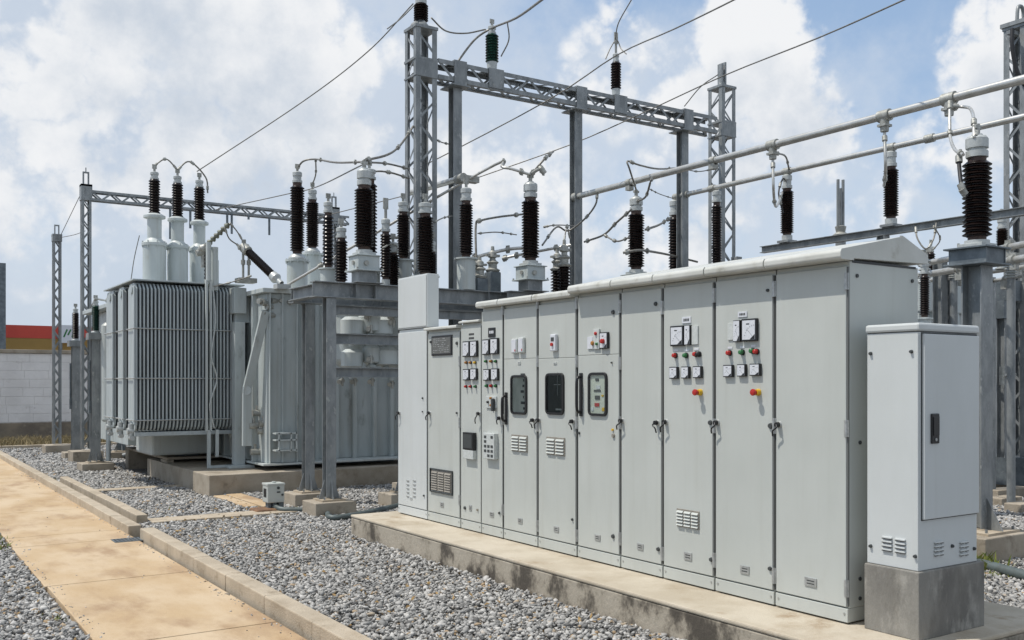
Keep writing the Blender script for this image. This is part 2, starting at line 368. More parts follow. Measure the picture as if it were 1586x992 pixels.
def cabinet(px0, px1, ztop, label, paint=PAINT, roof=None, xb=6.09, split=None, dx=0, gap=.0135, gl=None):
    y1, y0 = fy(px0), fy(px1)
    t = thing('cabinet', label, 'cabinet', (XF+.35, (y0+y1)/2, PZ), 'grey switchgear cabinets in the row')
    MB().box(XF+.022+dx, xb, y0+.002, y1-.002, PZ+.105, ztop).build('body', paint, t, .004)
    pl = MB().box(XF+.004, xb-.002, y0+.004, y1-.004, PZ+.012, PZ+.104).build('plinth', paint, t, .004)
    k = MB()
    for yy in (y0+.04, y1-.09): k.cut().box(XF+.02, XF+.3, yy, yy+.05, PZ, PZ+.011)
    k.each('foot', DARKG, pl)
    k = MB()
    for yy in (y0+.03, y1-.03):
        k.cut().cyl((XF+.004,yy,PZ+.07),(XF-.001,yy,PZ+.07),.008,n=8)
    k.each('bolt', SILV, pl)
    zt = ztop-.035
    zb = PZ+.115
    doors = []
    if split: 
        zs = fz((px0+px1)/2, split)
        doors.append(('panel', zs+.0012, zt)); doors.append(('door', zb, zs-.0012))
    else: doors.append(('door', zb, zt))
    D = None
    for nm, a, b in doors:
        D = MB().box(XF, XF+.021, y0+gap, y1-gap, a, b).build(nm, paint, t, .004)
    MB().box(XF+.008, XF+.0215, y0+.003, y1-.003, zb+.004, zt-.004).build('door_gap_strip', GAPSH, t)  # grey strip behind the door edges, shade of the recess put into its colour
    if roof:
        MB().prism(roof, y0+(.0015 if px1 < 1300 else -.03), y1-.0015).build('roof', ROOFP, t, .010)
    return t, D, y0, y1
ROOF_B = [(5.225,2.645),(5.213,2.66),(5.213,2.692),(5.226,2.712),(5.88,2.845),(6.16,2.735),(6.16,2.675),(5.35,2.658),(5.35,2.645)]
ROOF_A = [(5.262,2.62),(5.252,2.632),(5.252,2.665),(5.266,2.684),(5.80,2.725),(6.10,2.66),(6.10,2.63),(5.35,2.63),(5.35,2.62)]
ZB, ZA = 2.644, 2.619
# 1 pale narrow cabinet with a box on top
t, D, y0, y1 = cabinet(616, 661.5, 2.475, 'pale narrow cabinet with an upper box on top at the far end of the row', PAINTW)
q = at_y(680, 450, y0)
u = MB().box(XF+.004, q.x, y0+.004, y1-.004, 2.482, 3.10).build('upper_box', PAINTW, t, .005)
MB().box(XF-.004, XF+.003, y0+.018, y1-.018, 2.497, 3.085).build('upper_door', PAINTW, u, .003)
handle(D, 619, 640, 1); knob(D, 655, 617); knob(D, 655, 638, .009)
k = MB()
for c_ in (632, 642):
    for i in range(5):
        c = at_x(c_, 745+i*6, XF); k.cut().box(XF-.008, XF, c.y-.030, c.y+.030, c.z-.006, c.z+.006)
k.each('louvre', SILV, D); label_plate(D, 637, 772, .06, .03, PAINTW); knob(D, 657, 768)
# 2 cabinet with a dark name plate
t, D, y0, y1 = cabinet(662, 712.5, 2.435, 'cabinet with a dark data plate high on its door and a framed vent below')
MB().prism([(5.275,2.436),(5.275,2.462),(5.30,2.47),(6.10,2.49),(6.10,2.436)], y0+.002, y1-.002).build('roof', ROOFP, t, .006)
r = rect(669.5,520,701,551); f = plate(D, 'data_plate', r, BLACK, .014, bevel=.006); a = plate(f, 'engraving', r, PLATE, .002, .022, .014)
k = MB(); yA,yB,zA,zB = r; h = zB-zA; w = yB-yA
for i in range(8):
    z = zA+h*(.16+i*.095); x = yB-w*.12
    while x > yA+w*.16:
        l = random.uniform(.03,.12)*w; 
        if random.random() < .75: k.box(XF-.0168, XF-.0158, max(x-l,yA+w*.12), x, z, z+h*.030)
        x -= l+w*.04
k.build('engraved_line', SILV, a)
vent(D, 669,730,700,762, BROWNV, BROWNV, 8, 3); r = rect(668,729,701,763)
y_,Y_,z_,Z_ = r
MB().box(XF-.018,XF,y_,Y_,z_-.012,z_).box(XF-.018,XF,y_,Y_,Z_,Z_+.012).box(XF-.018,XF,y_-.012,y_,z_-.012,Z_+.012).box(XF-.018,XF,Y_,Y_+.012,z_-.012,Z_+.012).build('vent_frame', DARKG, D, .002)
handle(D, 666, 640, 1); label_plate(D, 685, 782); knob(D, 708, 532, .02); knob(D, 667.5, 530, .016); knob(D, 708, 640)
for py in (560, 655, 775): hinge(t, 712, py)
# 3 narrow panel
t, D, y0, y1 = cabinet(713.5, 745, 2.48, 'narrow low cabinet with two rows of paired meters beside the taller four-meter cabinet', gap=.006)
MB().prism([(5.295,2.481),(5.295,2.50),(5.32,2.508),(6.10,2.52),(6.10,2.481)], y0+.002, y1-.002).build('roof', ROOFP, t, .005)
for a in ((719,529,729.3,553),(730.7,528,741,553),(719.5,572,729,589.5),(731,571,740.5,589)): meter(D, *a)
for px, m_ in ((723.5,AMBER),(730,AMBER),(737,YEL)): button(D, px, 562, m_, .013)
for px, m_ in ((723,RED),(730,RED),(737.5,GREEN)): button(D, px, 599, m_, .013)
k = MB()
for j, py in enumerate((518, 524)):
    c = at_x(730, py, XF)
    for i in range(5): k.box(XF-.0012, XF, c.y-.055+i*.022, c.y-.038+i*.022, c.z-.012, c.z+.010)
k.build('marking', BLACK, D)
r = rect(722,670,738,697); f = plate(D, 'relay', r, BLACK, .045, bevel=.004); plate(f, 'relay_window', r, DARKG, .003, .02, .045); plate(f, 'relay_base', rect(722,697.4,738,711), CLEARP, .045, bevel=.004)
knob(D, 720.5, 787, .02); label_plate(D, 729, 787, .05, .06); knob(D, 740, 790, .014, BROWNV); handle(D, 743, 641, 1, .17)
# 4
t, D, y0, y1 = cabinet(745.5, 778.5, ZA, 'tall cabinet with a black tag above four meters and a rotary switch plate', roof=ROOF_A, gap=.007)
for a in ((749.5,526,760,550),(762,524,773.5,549),(751,572,760.5,590),(763.2,571,773.5,589.5)): meter(D, *a)
for px, m_ in ((754,GREEN),(762,AMBER),(769,GREEN)): button(D, px, 560, m_, .013)
for px, m_ in ((755,GREEN),(762,RED),(769,GREEN)): button(D, px, 598, m_, .014)
r = rect(757,508,767.5,522.5); f = plate(D, 'tag_plate', r, BLACK, .008); yA,yB,zA,zB = r
k = MB()
for i in range(3): k.box(XF-.010, XF-.008, yA+(yB-yA)*(.2+.22*i), yA+(yB-yA)*(.36+.22*i), zA+(zB-zA)*.38, zA+(zB-zA)*.68)
k.build('tag_letter', WHITEP, f)
r = rect(754,614,770,632.5); f = plate(D, 'switch_plate', r, CLEARP, .014, bevel=.003)
for px, py, m_ in ((758,623,BLACK),(762.5,617,AMBER),(763,628,AMBER)): button(f, px, py, m_, .014)
c = at_x(768, 622, XF); MB().box(XF-.05, XF-.014, c.y-.012, c.y+.028, c.z-.10, c.z+.03).build('rotary_lever', DARKG, f, .01)
r = rect(754.5,671,771.5,711); f = plate(D, 'relay', r, CLEARP, .05, bevel=.005)
yA,yB,zA,zB = r; k = MB()
for i in range(5):
    for j in (0,1,2): 
        if random.random() < .8: k.cut().box(XF-.053, XF-.049, yA+(yB-yA)*(.1+.3*j), yA+(yB-yA)*(.3+.3*j), zA+(zB-zA)*(.08+.18*i), zA+(zB-zA)*(.18+.18*i))
k.each('relay_key', DARKG, f)
handle(D, 775, 648, 0, .1); label_plate(D, 762, 797); knob(D, 774, 795, .015)
for py in (480, 650, 790): hinge(t, 778.5, py)
# 5
t, D, y0, y1 = cabinet(779.5, 832, ZA, 'cabinet with a pale see-through window and two white sensors above it', roof=ROOF_A, split=556)
def ring(mb, y0, y1, z0, z1, rad, wd, xa, xb):
    """rounded rectangular frame lying on X, from xa (front) to xb"""
    def outline(y0,y1,z0,z1,r,x):
        o = []
        for cy, cz, a0 in ((y1-r,z1-r,0),(y0+r,z1-r,90),(y0+r,z0+r,180),(y1-r,z0+r,270)):
            for k in range(7):
                a = R(a0+k*15); o.append((x, cy+math.cos(a)*r, cz+math.sin(a)*r))
        return o
    A = outline(y0,y1,z0,z1,rad,xb); B = outline(y0+.004,y1-.004,z0+.004,z1-.004,rad-.004,xa); C_ = outline(y0+wd,y1-wd,z0+wd,z1-wd,max(rad-wd,.006),xa); E = outline(y0+wd,y1-wd,z0+wd,z1-wd,max(rad-wd,.006),xb)
    n = len(A); fs = []
    for q in range(3): fs += [(q*n+k, q*n+(k+1)%n, (q+1)*n+(k+1)%n, (q+1)*n+k) for k in range(n)]
    return mb.add(A+B+C_+E, fs)
def window(D, px, back, dark=False):
    y0,y1,z0,z1 = rect(*px)
    f = ring(MB(), y0, y1, z0, z1, .05, .024, XF-.018, XF+.001).build('window', BLACK, D)
    MB().box(XF-.003, XF-.001, y0+.02, y1-.02, z0+.02, z1-.02).build('backing', back, f)
    X = XF-.0135
    MB().add([(X,y0+.02,z0+.02),(X,y0+.02,z1-.02),(X,y1-.02,z1-.02),(X,y1-.02,z0+.02)], [(0,1,2,3)]).build('pane', GLASS, f)
    return f, y0, y1, z0, z1
INT1 = mat('window_interior', (.52,.52,.48), (.36,.37,.33), 5, .6, stretch=(1,1,.6)); INT2 = mat('dark_interior', (.028,.032,.03), (.05,.055,.05), 4, .6)
f, a, b, c, e = window(D, (792,581,817,642.5), INT1)
k = MB()
for i in range(7): k.cut().box(XF-.008, XF-.004, a+.04+random.uniform(0,.02), a+.06+random.uniform(0,.05), c+.05+i*.055, c+.075+i*.055)
k.each('terminal_block', DARKG, f)
for q_ in ((795,525,803.5,548),(805.5,523,814,547)):
    r = rect(*q_); f = plate(t, 'sensor', r, CLEARP, .028, bevel=.008); plate(f, 'sensor_face', r, WHITEP, .004, .012, .028)
    MB().box(XF-.035, XF-.031, r[0]+.014, r[0]+.026, r[2]+.02, r[2]+.04).build('sensor_mark', RED, f)
k = MB(); c = at_x(804.5, 560, XF); 
vent(D, 793,674,817.5,700, BROWNV, PAINT, 5, 2)
longhandle(D, 781.5,608,787.5,658); handle(D, 827, 651, -1, .12); label_plate(D, 806, 807); label_plate(D, 804.5, 562.5, .05, .03, CLEARP)
for py in (470, 560, 660, 815): hinge(t, 832.5, py)
# 6
t, D, y0, y1 = cabinet(833, 892.5, ZA, 'cabinet with a dark window and one white switch with a red pointer', roof=ROOF_A, split=555)
f, a, b, c, e = window(D, (846,578,874.5,643), INT2)
k = MB().box(XF-.0075,XF-.004,a+.06,a+.16,c+.28,c+.285).box(XF-.0075,XF-.004,a+.10,a+.104,c+.18,c+.40).box(XF-.0075,XF-.004,a+.04,a+.13,c+.045,c+.06); k.build('wiring', SILV, f)
r = rect(856,518,864.5,544.5); f = plate(t, 'switch', r, WHITEP, .035, bevel=.01); c = at_x(860, 534, XF)
MB().cyl((XF-.035,c.y,c.z),(XF-.05,c.y,c.z),.016,n=14).build('pointer', RED, f); plate(f, 'switch_window', rect(858,523,862.5,529), DARKG, .003, 0, .035)
vent(D, 847,677.5,875.5,705.5, BROWNV, PAINT, 5, 2)
handle(D, 835.5, 651, 1); handle(D, 888, 653, -1, .12); label_plate(D, 862, 820); label_plate(D, 860, 563, .05, .02, CLEARP); knob(D, 887, 805)
for py in (470, 560, 655, 830): hinge(t, 893, py)
# 7
t, D, y0, y1 = cabinet(894, 960, ZB, 'cabinet with a long black handle and a framed window full of small instruments', roof=ROOF_B, split=550)
f, a, b, c, e = window(D, (912,577,941.5,645), mat('instrument_panel', (.62,.64,.57), (.55,.57,.50), 8, .5))
k = MB(); w_ = b-a; h_ = e-c
k.cut().box(XF-.008,XF-.003,a+w_*.45,a+w_*.62,c+h_*.80,c+h_*.86).cut().box(XF-.008,XF-.003,a+w_*.35,a+w_*.70,c+h_*.56,c+h_*.60).cut().box(XF-.008,XF-.003,a+w_*.40,a+w_*.64,c+h_*.38,c+h_*.47).each('instrument', DARKG, f)
MB().box(XF-.008,XF-.003,a+w_*.42,a+w_*.66,c+h_*.22,c+h_*.30).build('red_instrument', RED, f)
MB().cut().box(XF-.008,XF-.003,a+w_*.38,a+w_*.58,c+h_*.62,c+h_*.70).cut().box(XF-.008,XF-.003,a+w_*.72,a+w_*.84,c+h_*.12,c+h_*.2).each('white_instrument', WHITEP, f)
MB().cut().box(XF-.008,XF-.003,a+w_*.16,a+w_*.28,c+h_*.12,c+h_*.2).cut().box(XF-.008,XF-.003,a+w_*.2,a+w_*.3,c+h_*.45,c+h_*.49).each('amber_instrument', YEL, f)
r = rect(911,522,919.5,541); plate(t, 'sensor', r, WHITEP, .012, bevel=.002); r = rect(921,510,930,541); f = plate(t, 'switch', r, CLEARP, .018, bevel=.003)
button(f, 925.5, 517, RED, .016); button(f, 920.5, 532, AMBER, .02); button(f, 927, 533, GREEN, .014)
m_ = meter(t, 931.5,515,944,540.5); button(m_, 938, 529, RED, .022, BLACK, .05)
longhandle(D, 897,578,904,645); handle(D, 955, 668, 0, .1) if False else knob(D, 950.5, 675, .02, BROWNV); knob(D, 949.5, 666, .011, YEL)
knob(D, 897.5, 671, .013); label_plate(D, 926, 833); knob(D, 950, 831, .02); knob(t, 950, 484, .02); knob(D, 948, 562, .008)
for py in (475, 563, 655, 835): hinge(t, 960, py)
# 8
t, D, y0, y1 = cabinet(961, 1025.5, ZB, 'plain cabinet with a handle at each side of its blank door', roof=ROOF_B)
handle(D, 964, 652, 1, .12); handle(D, 1018.5, 655, -1, .13); label_plate(D, 992, 847); knob(D, 1020, 851, .018); knob(D, 1016, 471, .018)
for py in (477, 858): hinge(t, 1025.8, py)
# 9
t, D, y0, y1 = cabinet(1026.5, 1105.5, ZB, 'cabinet with a meter panel and a louvred vent low on its door', roof=ROOF_B)
def instrument_door(D, big, clear, lamps, small, es, plate_px):
    for a in big: meter(D, *a)
    plate(D, 'clear_cover', rect(*clear), CLEARP, .01, bevel=.002)
    for px, py in sorted({(round(l[0]), round(l[1])) for l in lamps[:3]}):
        r = rect(px-3.5, py-9.5, px+3.5, py-6.5); plate(D, 'lamp_label', r, WHITEP, .003)
    for px, py, m_ in lamps: button(D, px, py, m_, .0175, BLACK, .034)
    for a in small: meter(D, *a)
    estop(D, *es)
    r = rect(*plate_px); f = plate(D, 'title_plate', r, WHITEP, .006, bevel=.001); y0,y1,z0,z1 = r
    k = MB()
    for i in range(4): k.box(XF-.007, XF-.006, y0+(y1-y0)*(.18+.17*i), y0+(y1-y0)*(.30+.17*i), z0+(z1-z0)*.3, z0+(z1-z0)*.72)
    k.build('plate_marks', DARKG, f)
instrument_door(D, ((1041,505,1061.5,536.5),(1063,504,1072,535)), (1072.3,505,1082,534), ((1047,551,RED),(1063.5,551,GREEN),(1079,549,RED),(1083.5,549,BLACK)),
    ((1039.5,568.5,1052,587),(1058,568,1070,586.5),(1076,567.5,1089,586)), (1085,608), (1057,491,1070.5,501))
r = rect(1082.5,602,1087.5,604); vent(D, 1049,790,1083.5,818, BROWNV, PAINT, 5, 3)
handle(D, 1032, 654, 1); label_plate(D, 1066, 862, .085, .06); knob(D, 1102, 867, .018); 
for py in (458, 660, 868): hinge(t, 1106, py)
knob(D, 1100.5, 655, .02)
# 10
t, D, y0, y1 = cabinet(1106.8, 1198.5, ZB, 'wide cabinet with a meter panel and no vent beside the blank end cabinet', roof=ROOF_B)
instrument_door(D, ((1138.5,496.5,1149.5,530),(1151.5,494,1175,529)), (1128,501,1138.2,527), ((1131,547,RED),(1150.5,546,GREEN),(1167,544,GREEN),(1173,545,RED)),
    ((1123,565.5,1137.5,584.5),(1144.5,564.5,1157.5,583.5),(1164,563.5,1180,582.5)), (1175,608), (1143.5,483,1157.5,491.5))
handle(D, 1111.5, 655, 1); label_plate(D, 1154, 883, .085, .06); knob(D, 1193, 881, .016); knob(D, 1194, 660, .022)
for py in (448, 660, 892): hinge(t, 1199, py)
knob(D, 1189.5, 450, .012)
# 11 end cabinet
t, D, y0, y1 = cabinet(1199.8, 1313, ZB, 'blank wide end cabinet showing its side wall beside the white kiosk', roof=ROOF_B)
handle(D, 1207, 658, 1); label_plate(D, 1256, 902, .10, .06)
for py in (436, 664, 912): hinge(t, 1311, py)
k = MB()
for x_, z_ in ((5.42,2.55),(6.02,2.55),(5.45,1.45),(5.45,.55),(5.9,.42),(5.45,.42)): k.cyl((x_,y0+.003,z_),(x_,y0-.006,z_),.013,n=10)
k.build('side_bolt', DARKG, t)
MB().box(XF+.05, 6.06, y0-.002, y0+.004, 2.634, 2.650).build('roof_gap_strip', BLACK, t)  # thin black strip along the gap below the roof end

# ------------------------------------------------------------------ white kiosk on its own block
ky0, ky1, kx0, kx1 = 3.585, 3.95, 5.365, 6.0
KB = PZ+.425
t = thing('kiosk_cabinet', 'free-standing white kiosk cabinet with a black swing handle on a dark concrete block', 'cabinet', (5.68, 3.76, PZ))
MB().box(kx0-.018, kx1+.06, ky0-.018, ky1+.01, PZ-.002, KB-.002).build('concrete_block', CONCD, t, .008)
zt = at_x(1421, 500, kx0).z
b = MB().box(kx0, kx1, ky0, ky1, KB, zt-.055).build('body', PAINTW, t, .004)
MB().box(kx0-.012, kx1+.012, ky0-.014, ky1+.008, zt-.052, zt).build('cap', PAINTW, t, .014)
MB().box(kx0-.002, kx1, ky0-.002, ky1-.004, zt-.0545, zt-.0525).build('cap_seal', BLACK, t)
zd = at_y(1421, 807, ky0).z
MB().box(kx0+.03, kx1-.004, ky0-.004, ky0+.001, zd-.004, zt-.058).build('door_gap_strip', DARKG, t)
D = MB().box(kx0+.035, kx1-.008, ky0-.022, ky0-.003, zd+.004, zt-.068).build('door', PAINTW, t, .004)
h0, h1 = at_y(1441, 641, ky0-.022), at_y(1453, 687, ky0-.022)
h = MB().box(h0.x, h1.x, ky0-.034, ky0-.021, h1.z, h0.z).build('handle', BLACK, D, .006)
MB().box(h0.x+.010, h1.x-.010, ky0-.040, ky0-.035, h1.z+.05, h0.z-.02).build('swing_grip', BLACK, h, .004)
MB().cyl(((h0.x+h1.x)/2, ky0-.034, h1.z+.025), ((h0.x+h1.x)/2, ky0-.038, h1.z+.025), .010, n=12).build('lock', SILV, h)
L_ = MB(); Ld = MB()
for cx_ in (1453, 1492):
    for i in range(4):
        c = at_y(cx_, 840+i*6.2, ky0); L_.cut(); Ld.cut(); L_.box(c.x-.045, c.x+.045, ky0-.012, ky0, c.z-.0045, c.z+.0065); Ld.box(c.x-.042,c.x-.014,ky0-.0125,ky0-.0005,c.z-.0085,c.z-.005).box(c.x+.014,c.x+.042,ky0-.0125,ky0-.0005,c.z-.0085,c.z-.005)
for cx_ in (1374.5, 1395):
    for i in range(4):
        c = at_x(cx_, 833+i*6.2+(cx_-1374)*.16, kx0); L_.cut(); Ld.cut(); L_.box(kx0-.012, kx0, c.y-.036, c.y+.036, c.z-.0045, c.z+.0065); Ld.box(kx0-.0125,kx0-.0005,c.y-.034,c.y+.034,c.z-.0085,c.z-.005)
L_.each('louvre', PAINTW, b, .002); Ld.each('louvre_slot', BLACK, b)
k = MB()
for px, py in ((1349,548),(1412,545),(1349,846),(1418,862)):
    c = at_x(px, py, kx0); k.cut().cyl((kx0,c.y,c.z),(kx0-.016,c.y,c.z),.012,.009,10)
for px, py in ((1508,850),(1474,846),(1507,545)):
    c = at_y(px, py, ky0); k.cut().cyl((c.x,ky0,c.z),(c.x,ky0-.014,c.z),.012,.009,10)
k.each('lock', DARKG, b)

# ------------------------------------------------------------------ substation hardware kit
def footing(par, x, y, sx, sy, h, z0=-.08):
    keep(x-sx/2, x+sx/2, y-sy/2, y+sy/2)
    return MB().box(x-sx/2, x+sx/2, y-sy/2, y+sy/2, z0, h).build('footing', CONC, par, .012)
def hcol(mb, x, y, z0, z1, w=.22, d=.24, t=.016):
    """H section: broad flanges face +-Y, web between, slot seen from -X"""
    mb.box(x-w/2, x+w/2, y-d/2, y-d/2+t, z0, z1).box(x-w/2, x+w/2, y+d/2-t, y+d/2, z0, z1)
    return mb.box(x-t/2, x+t/2, y-d/2+t, y+d/2-t, z0, z1)
def baseplate(par, x, y, z, s=.42, g=.26, w=.11):
    bp = MB().box(x-s/2, x+s/2, y-s/2, y+s/2, z, z+.025).build('base_plate', KERB, par)
    k = MB()
    for dx, dy in ((1,0),(-1,0),(0,1),(0,-1)):
        a = Vector((dx,dy,0)); c = Vector((x,y,z+.026)); p = Vector((-dy,dx,0))*.006
        q = [c+a*w, c+a*(s/2-.015), c+a*w+Vector((0,0,g))]
        k.add([v-p for v in q]+[v+p for v in q], [(0,1,2),(5,4,3),(0,3,4,1),(1,4,5,2),(2,5,3,0)])
    for sx in (-1,1):
        for sy in (-1,1): k.cyl((x+sx*(s/2-.05),y+sy*(s/2-.05),z+.026),(x+sx*(s/2-.05),y+sy*(s/2-.05),z+.06),.014,n=8)
    k.build('gusset', GALV, bp)
    return bp
def ibeam_x(mb, x0, x1, y, z0, z1, w=.2, t=.015):
    mb.box(x0, x1, y-w/2, y+w/2, z0, z0+t).box(x0, x1, y-w/2, y+w/2, z1-t, z1)
    return mb.box(x0, x1, y-t/2, y+t/2, z0+t, z1-t)
def ibeam_y(mb, y0, y1, x, z0, z1, w=.16, t=.014):
    mb.box(x-w/2, x+w/2, y0, y1, z0, z0+t).box(x-w/2, x+w/2, y0, y1, z1-t, z1)
    return mb.box(x-t/2, x+t/2, y0, y1, z0+t, z1-t)
def lattice(par, x, y, z0, z1, w, pitch=None, leg=.06, mt=GALV, top=True, br=.028):
    pitch = pitch or w*.95; t = .008
    root = MB()
    for sx in (-1,1):
        for sy in (-1,1):
            X, Y = x+sx*w/2, y+sy*w/2
            MB().box(X, X-sx*leg, Y, Y-sy*t, z0, z1).box(X, X-sx*t, Y-sy*t, Y-sy*leg, z0, z1).build('leg', mt, par)
    n = max(2, round((z1-z0-.1)/pitch)); st = (z1-z0-.1)/n; i = .012
    for k in range(n):
        za, zb = z0+.05+k*st, z0+.05+(k+1)*st
        A, B = (-1,1) if k%2 == 0 else (1,-1)
        for s_ in (-1,1):
            root.bar((x+A*(w/2-.02), y+s_*(w/2-i), za), (x+B*(w/2-.02), y+s_*(w/2-i), zb), br, .006, (0,s_,0))
            root.bar((x+s_*(w/2-i), y+B*(w/2-.02), za), (x+s_*(w/2-i), y+A*(w/2-.02), zb), br, .006, (s_,0,0))
    root.build('bracing', mt, par)
    if top: MB().box(x-w/2-.015, x+w/2+.015, y-w/2-.015, y+w/2+.015, z1+.002, z1+.05).build('top_plate', mt, par)
def truss_x(par, x0, x1, y, z0, z1, w=.34, ch=.072, mt=GALV, name='beam'):
    m = MB(); t = .008
    for s_ in (-1,1):
        Y = y+s_*w/2
        for zz, e in ((z0,1),(z1,-1)):
            m.box(x0, x1, Y-s_*t, Y, zz, zz+e*ch).box(x0, x1, Y-s_*t, Y-s_*ch, zz, zz+e*t)
    n = int((x1-x0)/(z1-z0)/.9); st = (x1-x0)/n
    for k in range(n):
        a, b = x0+k*st, x0+(k+1)*st; A, B = (z0+.03, z1-.03) if k%2 else (z1-.03, z0+.03)
        for s_ in (-1,1): m.bar((a, y+s_*(w/2-.014), A), (b, y+s_*(w/2-.014), B), .04, .006, (0,s_,0))
        for zz in (z0+.014, z1-.014): m.bar((a, y+(w/2-.03)*(1 if k%2 else -1), zz), (b, y-(w/2-.03)*(1 if k%2 else -1), zz), .04, .006)
    return m.build(name, mt, par)
def cap_mb(x, y, z, r, h):
    return MB().lathe((x,y,z), [(r*.7,0),(r*1.05,.002),(r*1.05,h*.22),(r*.85,h*.25),(r*.85,h*.6),(r,h*.62),(r,h*.92),(r*.75,h),(0,h)], 20)
def insulator(par, x, y, z0, z1, r, n, capr=None, caph=.16, m=PORC, neck=True, flange=.5, term=.12):
    n = round(n*1.15)
    """porcelain column with its metal cap and base flange under a given part or thing"""
    capr = capr or r*.8
    nk = (z1-z0)*.05 if neck else .004
    p = MB().sheds((x,y,z0+nk), r, z1-z0-2*nk, n, core=.74).build('porcelain', m, par)
    k = MB().cut().cyl((x,y,z0),(x,y,z0+nk),r*.62,n=20)
    if neck: k.cut().cyl((x,y,z1-nk),(x,y,z1),r*.62,n=20)
    k.each('neck', NECK if neck else CAPW, par)
    cap_mb(x,y,z1,capr,caph).build('cap', CAPW, par)
    if term: MB().cyl((x,y,z1+caph),(x,y,z1+caph+term),.022,n=10).box(x-.04,x+.04,y-.012,y+.012,z1+caph+term*.5,z1+caph+term+.02).build('terminal', CASTM, par)
    return p
def bushing(par, x, y, zbase, ztur, rtur, z1, r, n, capr=None, caph=.16, double=False, tm=TANKW):
    """part 'bushing' whose own mesh is the turret, with porcelain, neck, cap, terminal below it"""
    m = MB()
    m.lathe((x,y,zbase), [(rtur,0),(rtur,ztur-zbase-.05),(rtur*1.16,ztur-zbase-.05),(rtur*1.16,ztur-zbase-.015),(rtur*.7,ztur-zbase),(0,ztur-zbase)], 28)
    for i in range(10):
        a = 2*math.pi*i/10; q = (x+math.cos(a)*rtur*1.08, y+math.sin(a)*rtur*1.08)
        m.cyl((q[0],q[1],ztur-.075),(q[0],q[1],ztur),.014,n=6)
    b = m.build('bushing', tm, par)
    MB().lathe((x,y,ztur), [(r*1.25,0),(r*1.2,.03),(r*.85,.08),(r*.8,.09),(0,.09)], 24).build('flange', CAPW, b)
    insulator(b, x, y, ztur+.08, z1, r, n, capr, caph)
    return b
def wire(name, pts, r, label, cat='cable', m=WIRE, n=28, sag=0, group=None):
    pts = [Vector(p) for p in pts]
    cp = curve_pts(pts, n, sag)
    ob = tag(MB().tube(cp, r, 8).build(name, m, None, 0, pts[0]), label, cat, group)
    if name in ('jumper', 'dropper') and len(cp) > 8:
        for i in {1, len(cp)-3, int(len(cp)*wrnd.uniform(.35,.65))}:
            a, b = cp[i], cp[i+1]; d = (b-a).normalized(); l = wrnd.uniform(.05,.10)
            q = MB().cyl(a-d*l*.5, a+d*l*.5, r*1.7, n=10).cyl(a-d*l*.2+Vector((0,0,-r*2.2)), a-d*l*.2+Vector((0,0,r*2.2)), r*.8, n=6).cyl(a+d*l*.2+Vector((0,0,-r*2.2)), a+d*l*.2+Vector((0,0,r*2.2)), r*.8, n=6)
            q.build('connector', CASTM, ob)
    return ob
wrnd = random.Random(4)
def clampblock(par, x, y, z, s=.06, name='clamp'):
    return MB().box(x-s, x+s, y-s*.9, y+s*.9, z-s*.8, z+s*.8).cyl((x,y,z-s*2),(x,y,z-s*.8),s*.7,n=12).cyl((x,y-s,z),(x,y+s,z),s*1.15,n=16).build(name, CASTM, par, .006)
# ------------------------------------------------------------------ instrument-transformer frame behind the cabinets
FY = 12.67
t = thing('support_frame', 'galvanised H-column frame with three cross channels carrying the tall brown insulators', 'support frame', (7.5, FY, 0))
for (x, y) in ((5.33, FY), (5.47, 13.8), (6.68, FY+.35), (8.6, FY), (8.6, 13.8), (10.9, FY), (10.9, 13.8)):
    c = hcol(MB(), x, y, .245, 3.02, .145, .15, .012).build('column', GALV, t, .003)
    footing(c, x, y, .60 if x < 6 else .66 if x < 7 else .45, .50 if x < 6 else .45, .20)
    baseplate(c, x, y, .20, .34, .26, .075)
ibeam_x(MB(), 5.08, 11.3, FY, 3.022, 3.245).build('beam', GALV, t, .003)
ibeam_x(MB(), 5.2, 11.3, 13.8, 3.022, 3.245).build('beam', GALV, t, .003)
for x in (5.2, 8.6, 10.9): ibeam_y(MB(), FY+.105, 13.695, x, 3.04, 3.22).build('cross_beam', GALV, t, .003)
k = MB()
for x in (5.7,6.0,7.9,8.3,10.1,10.6):
    k.cut().box(x-.006, x+.006, FY-.098, FY-.008, 3.04, 3.228)
k.each('stiffener', GALV, t)
for (za, zb, m_) in ((2.80,2.935,GALV),(2.385,2.535,GALV),(1.915,2.055,GALV)):
    y = FY+.13
    MB().box(5.45,11.0,y,y+.014,za,zb).box(5.45,11.0,y-.075,y,zb-.012,zb).box(5.45,11.0,y-.075,y,za,za+.012).build('channel', m_, t, .002)
# hanging fittings under the channels
k = MB()
for px, py, w in ((545,505,.17),(590,505,.18),(545,555,.16),(598,552,.19),(572,500,.17),(575,548,.13)):
    c = at_y(px, py, FY+.42); k.cut().lathe((c.x,c.y,c.z-.14), [(0,0),(w*.8,0),(w,.02),(w,.22),(w*.6,.27),(0,.27)], 18)
    k.cyl((c.x,c.y,c.z-.30),(c.x,c.y,c.z-.14),.045,n=10).cyl((c.x,c.y,c.z-.2),(c.x,c.y,c.z-.17),.08,n=10)
k.each('hanging_pot', TANKW, t)
k = MB()
for px, w, z0_, z1_ in ((540,.24,2.15,3.0),(578,.20,2.2,3.0),(612,.27,2.1,3.0)):
    c = at_y(px, 500, FY+.95); k.cut().lathe((c.x,c.y,z0_), [(0,-.12),(w*.5,-.10),(w*.9,0),(w,.04),(w,z1_-z0_-.1),(w*1.12,z1_-z0_-.1),(w*1.12,z1_-z0_-.05),(w*.6,z1_-z0_),(0,z1_-z0_)], 22)
k.each('hanging_tank', TANK, t)
k = MB()
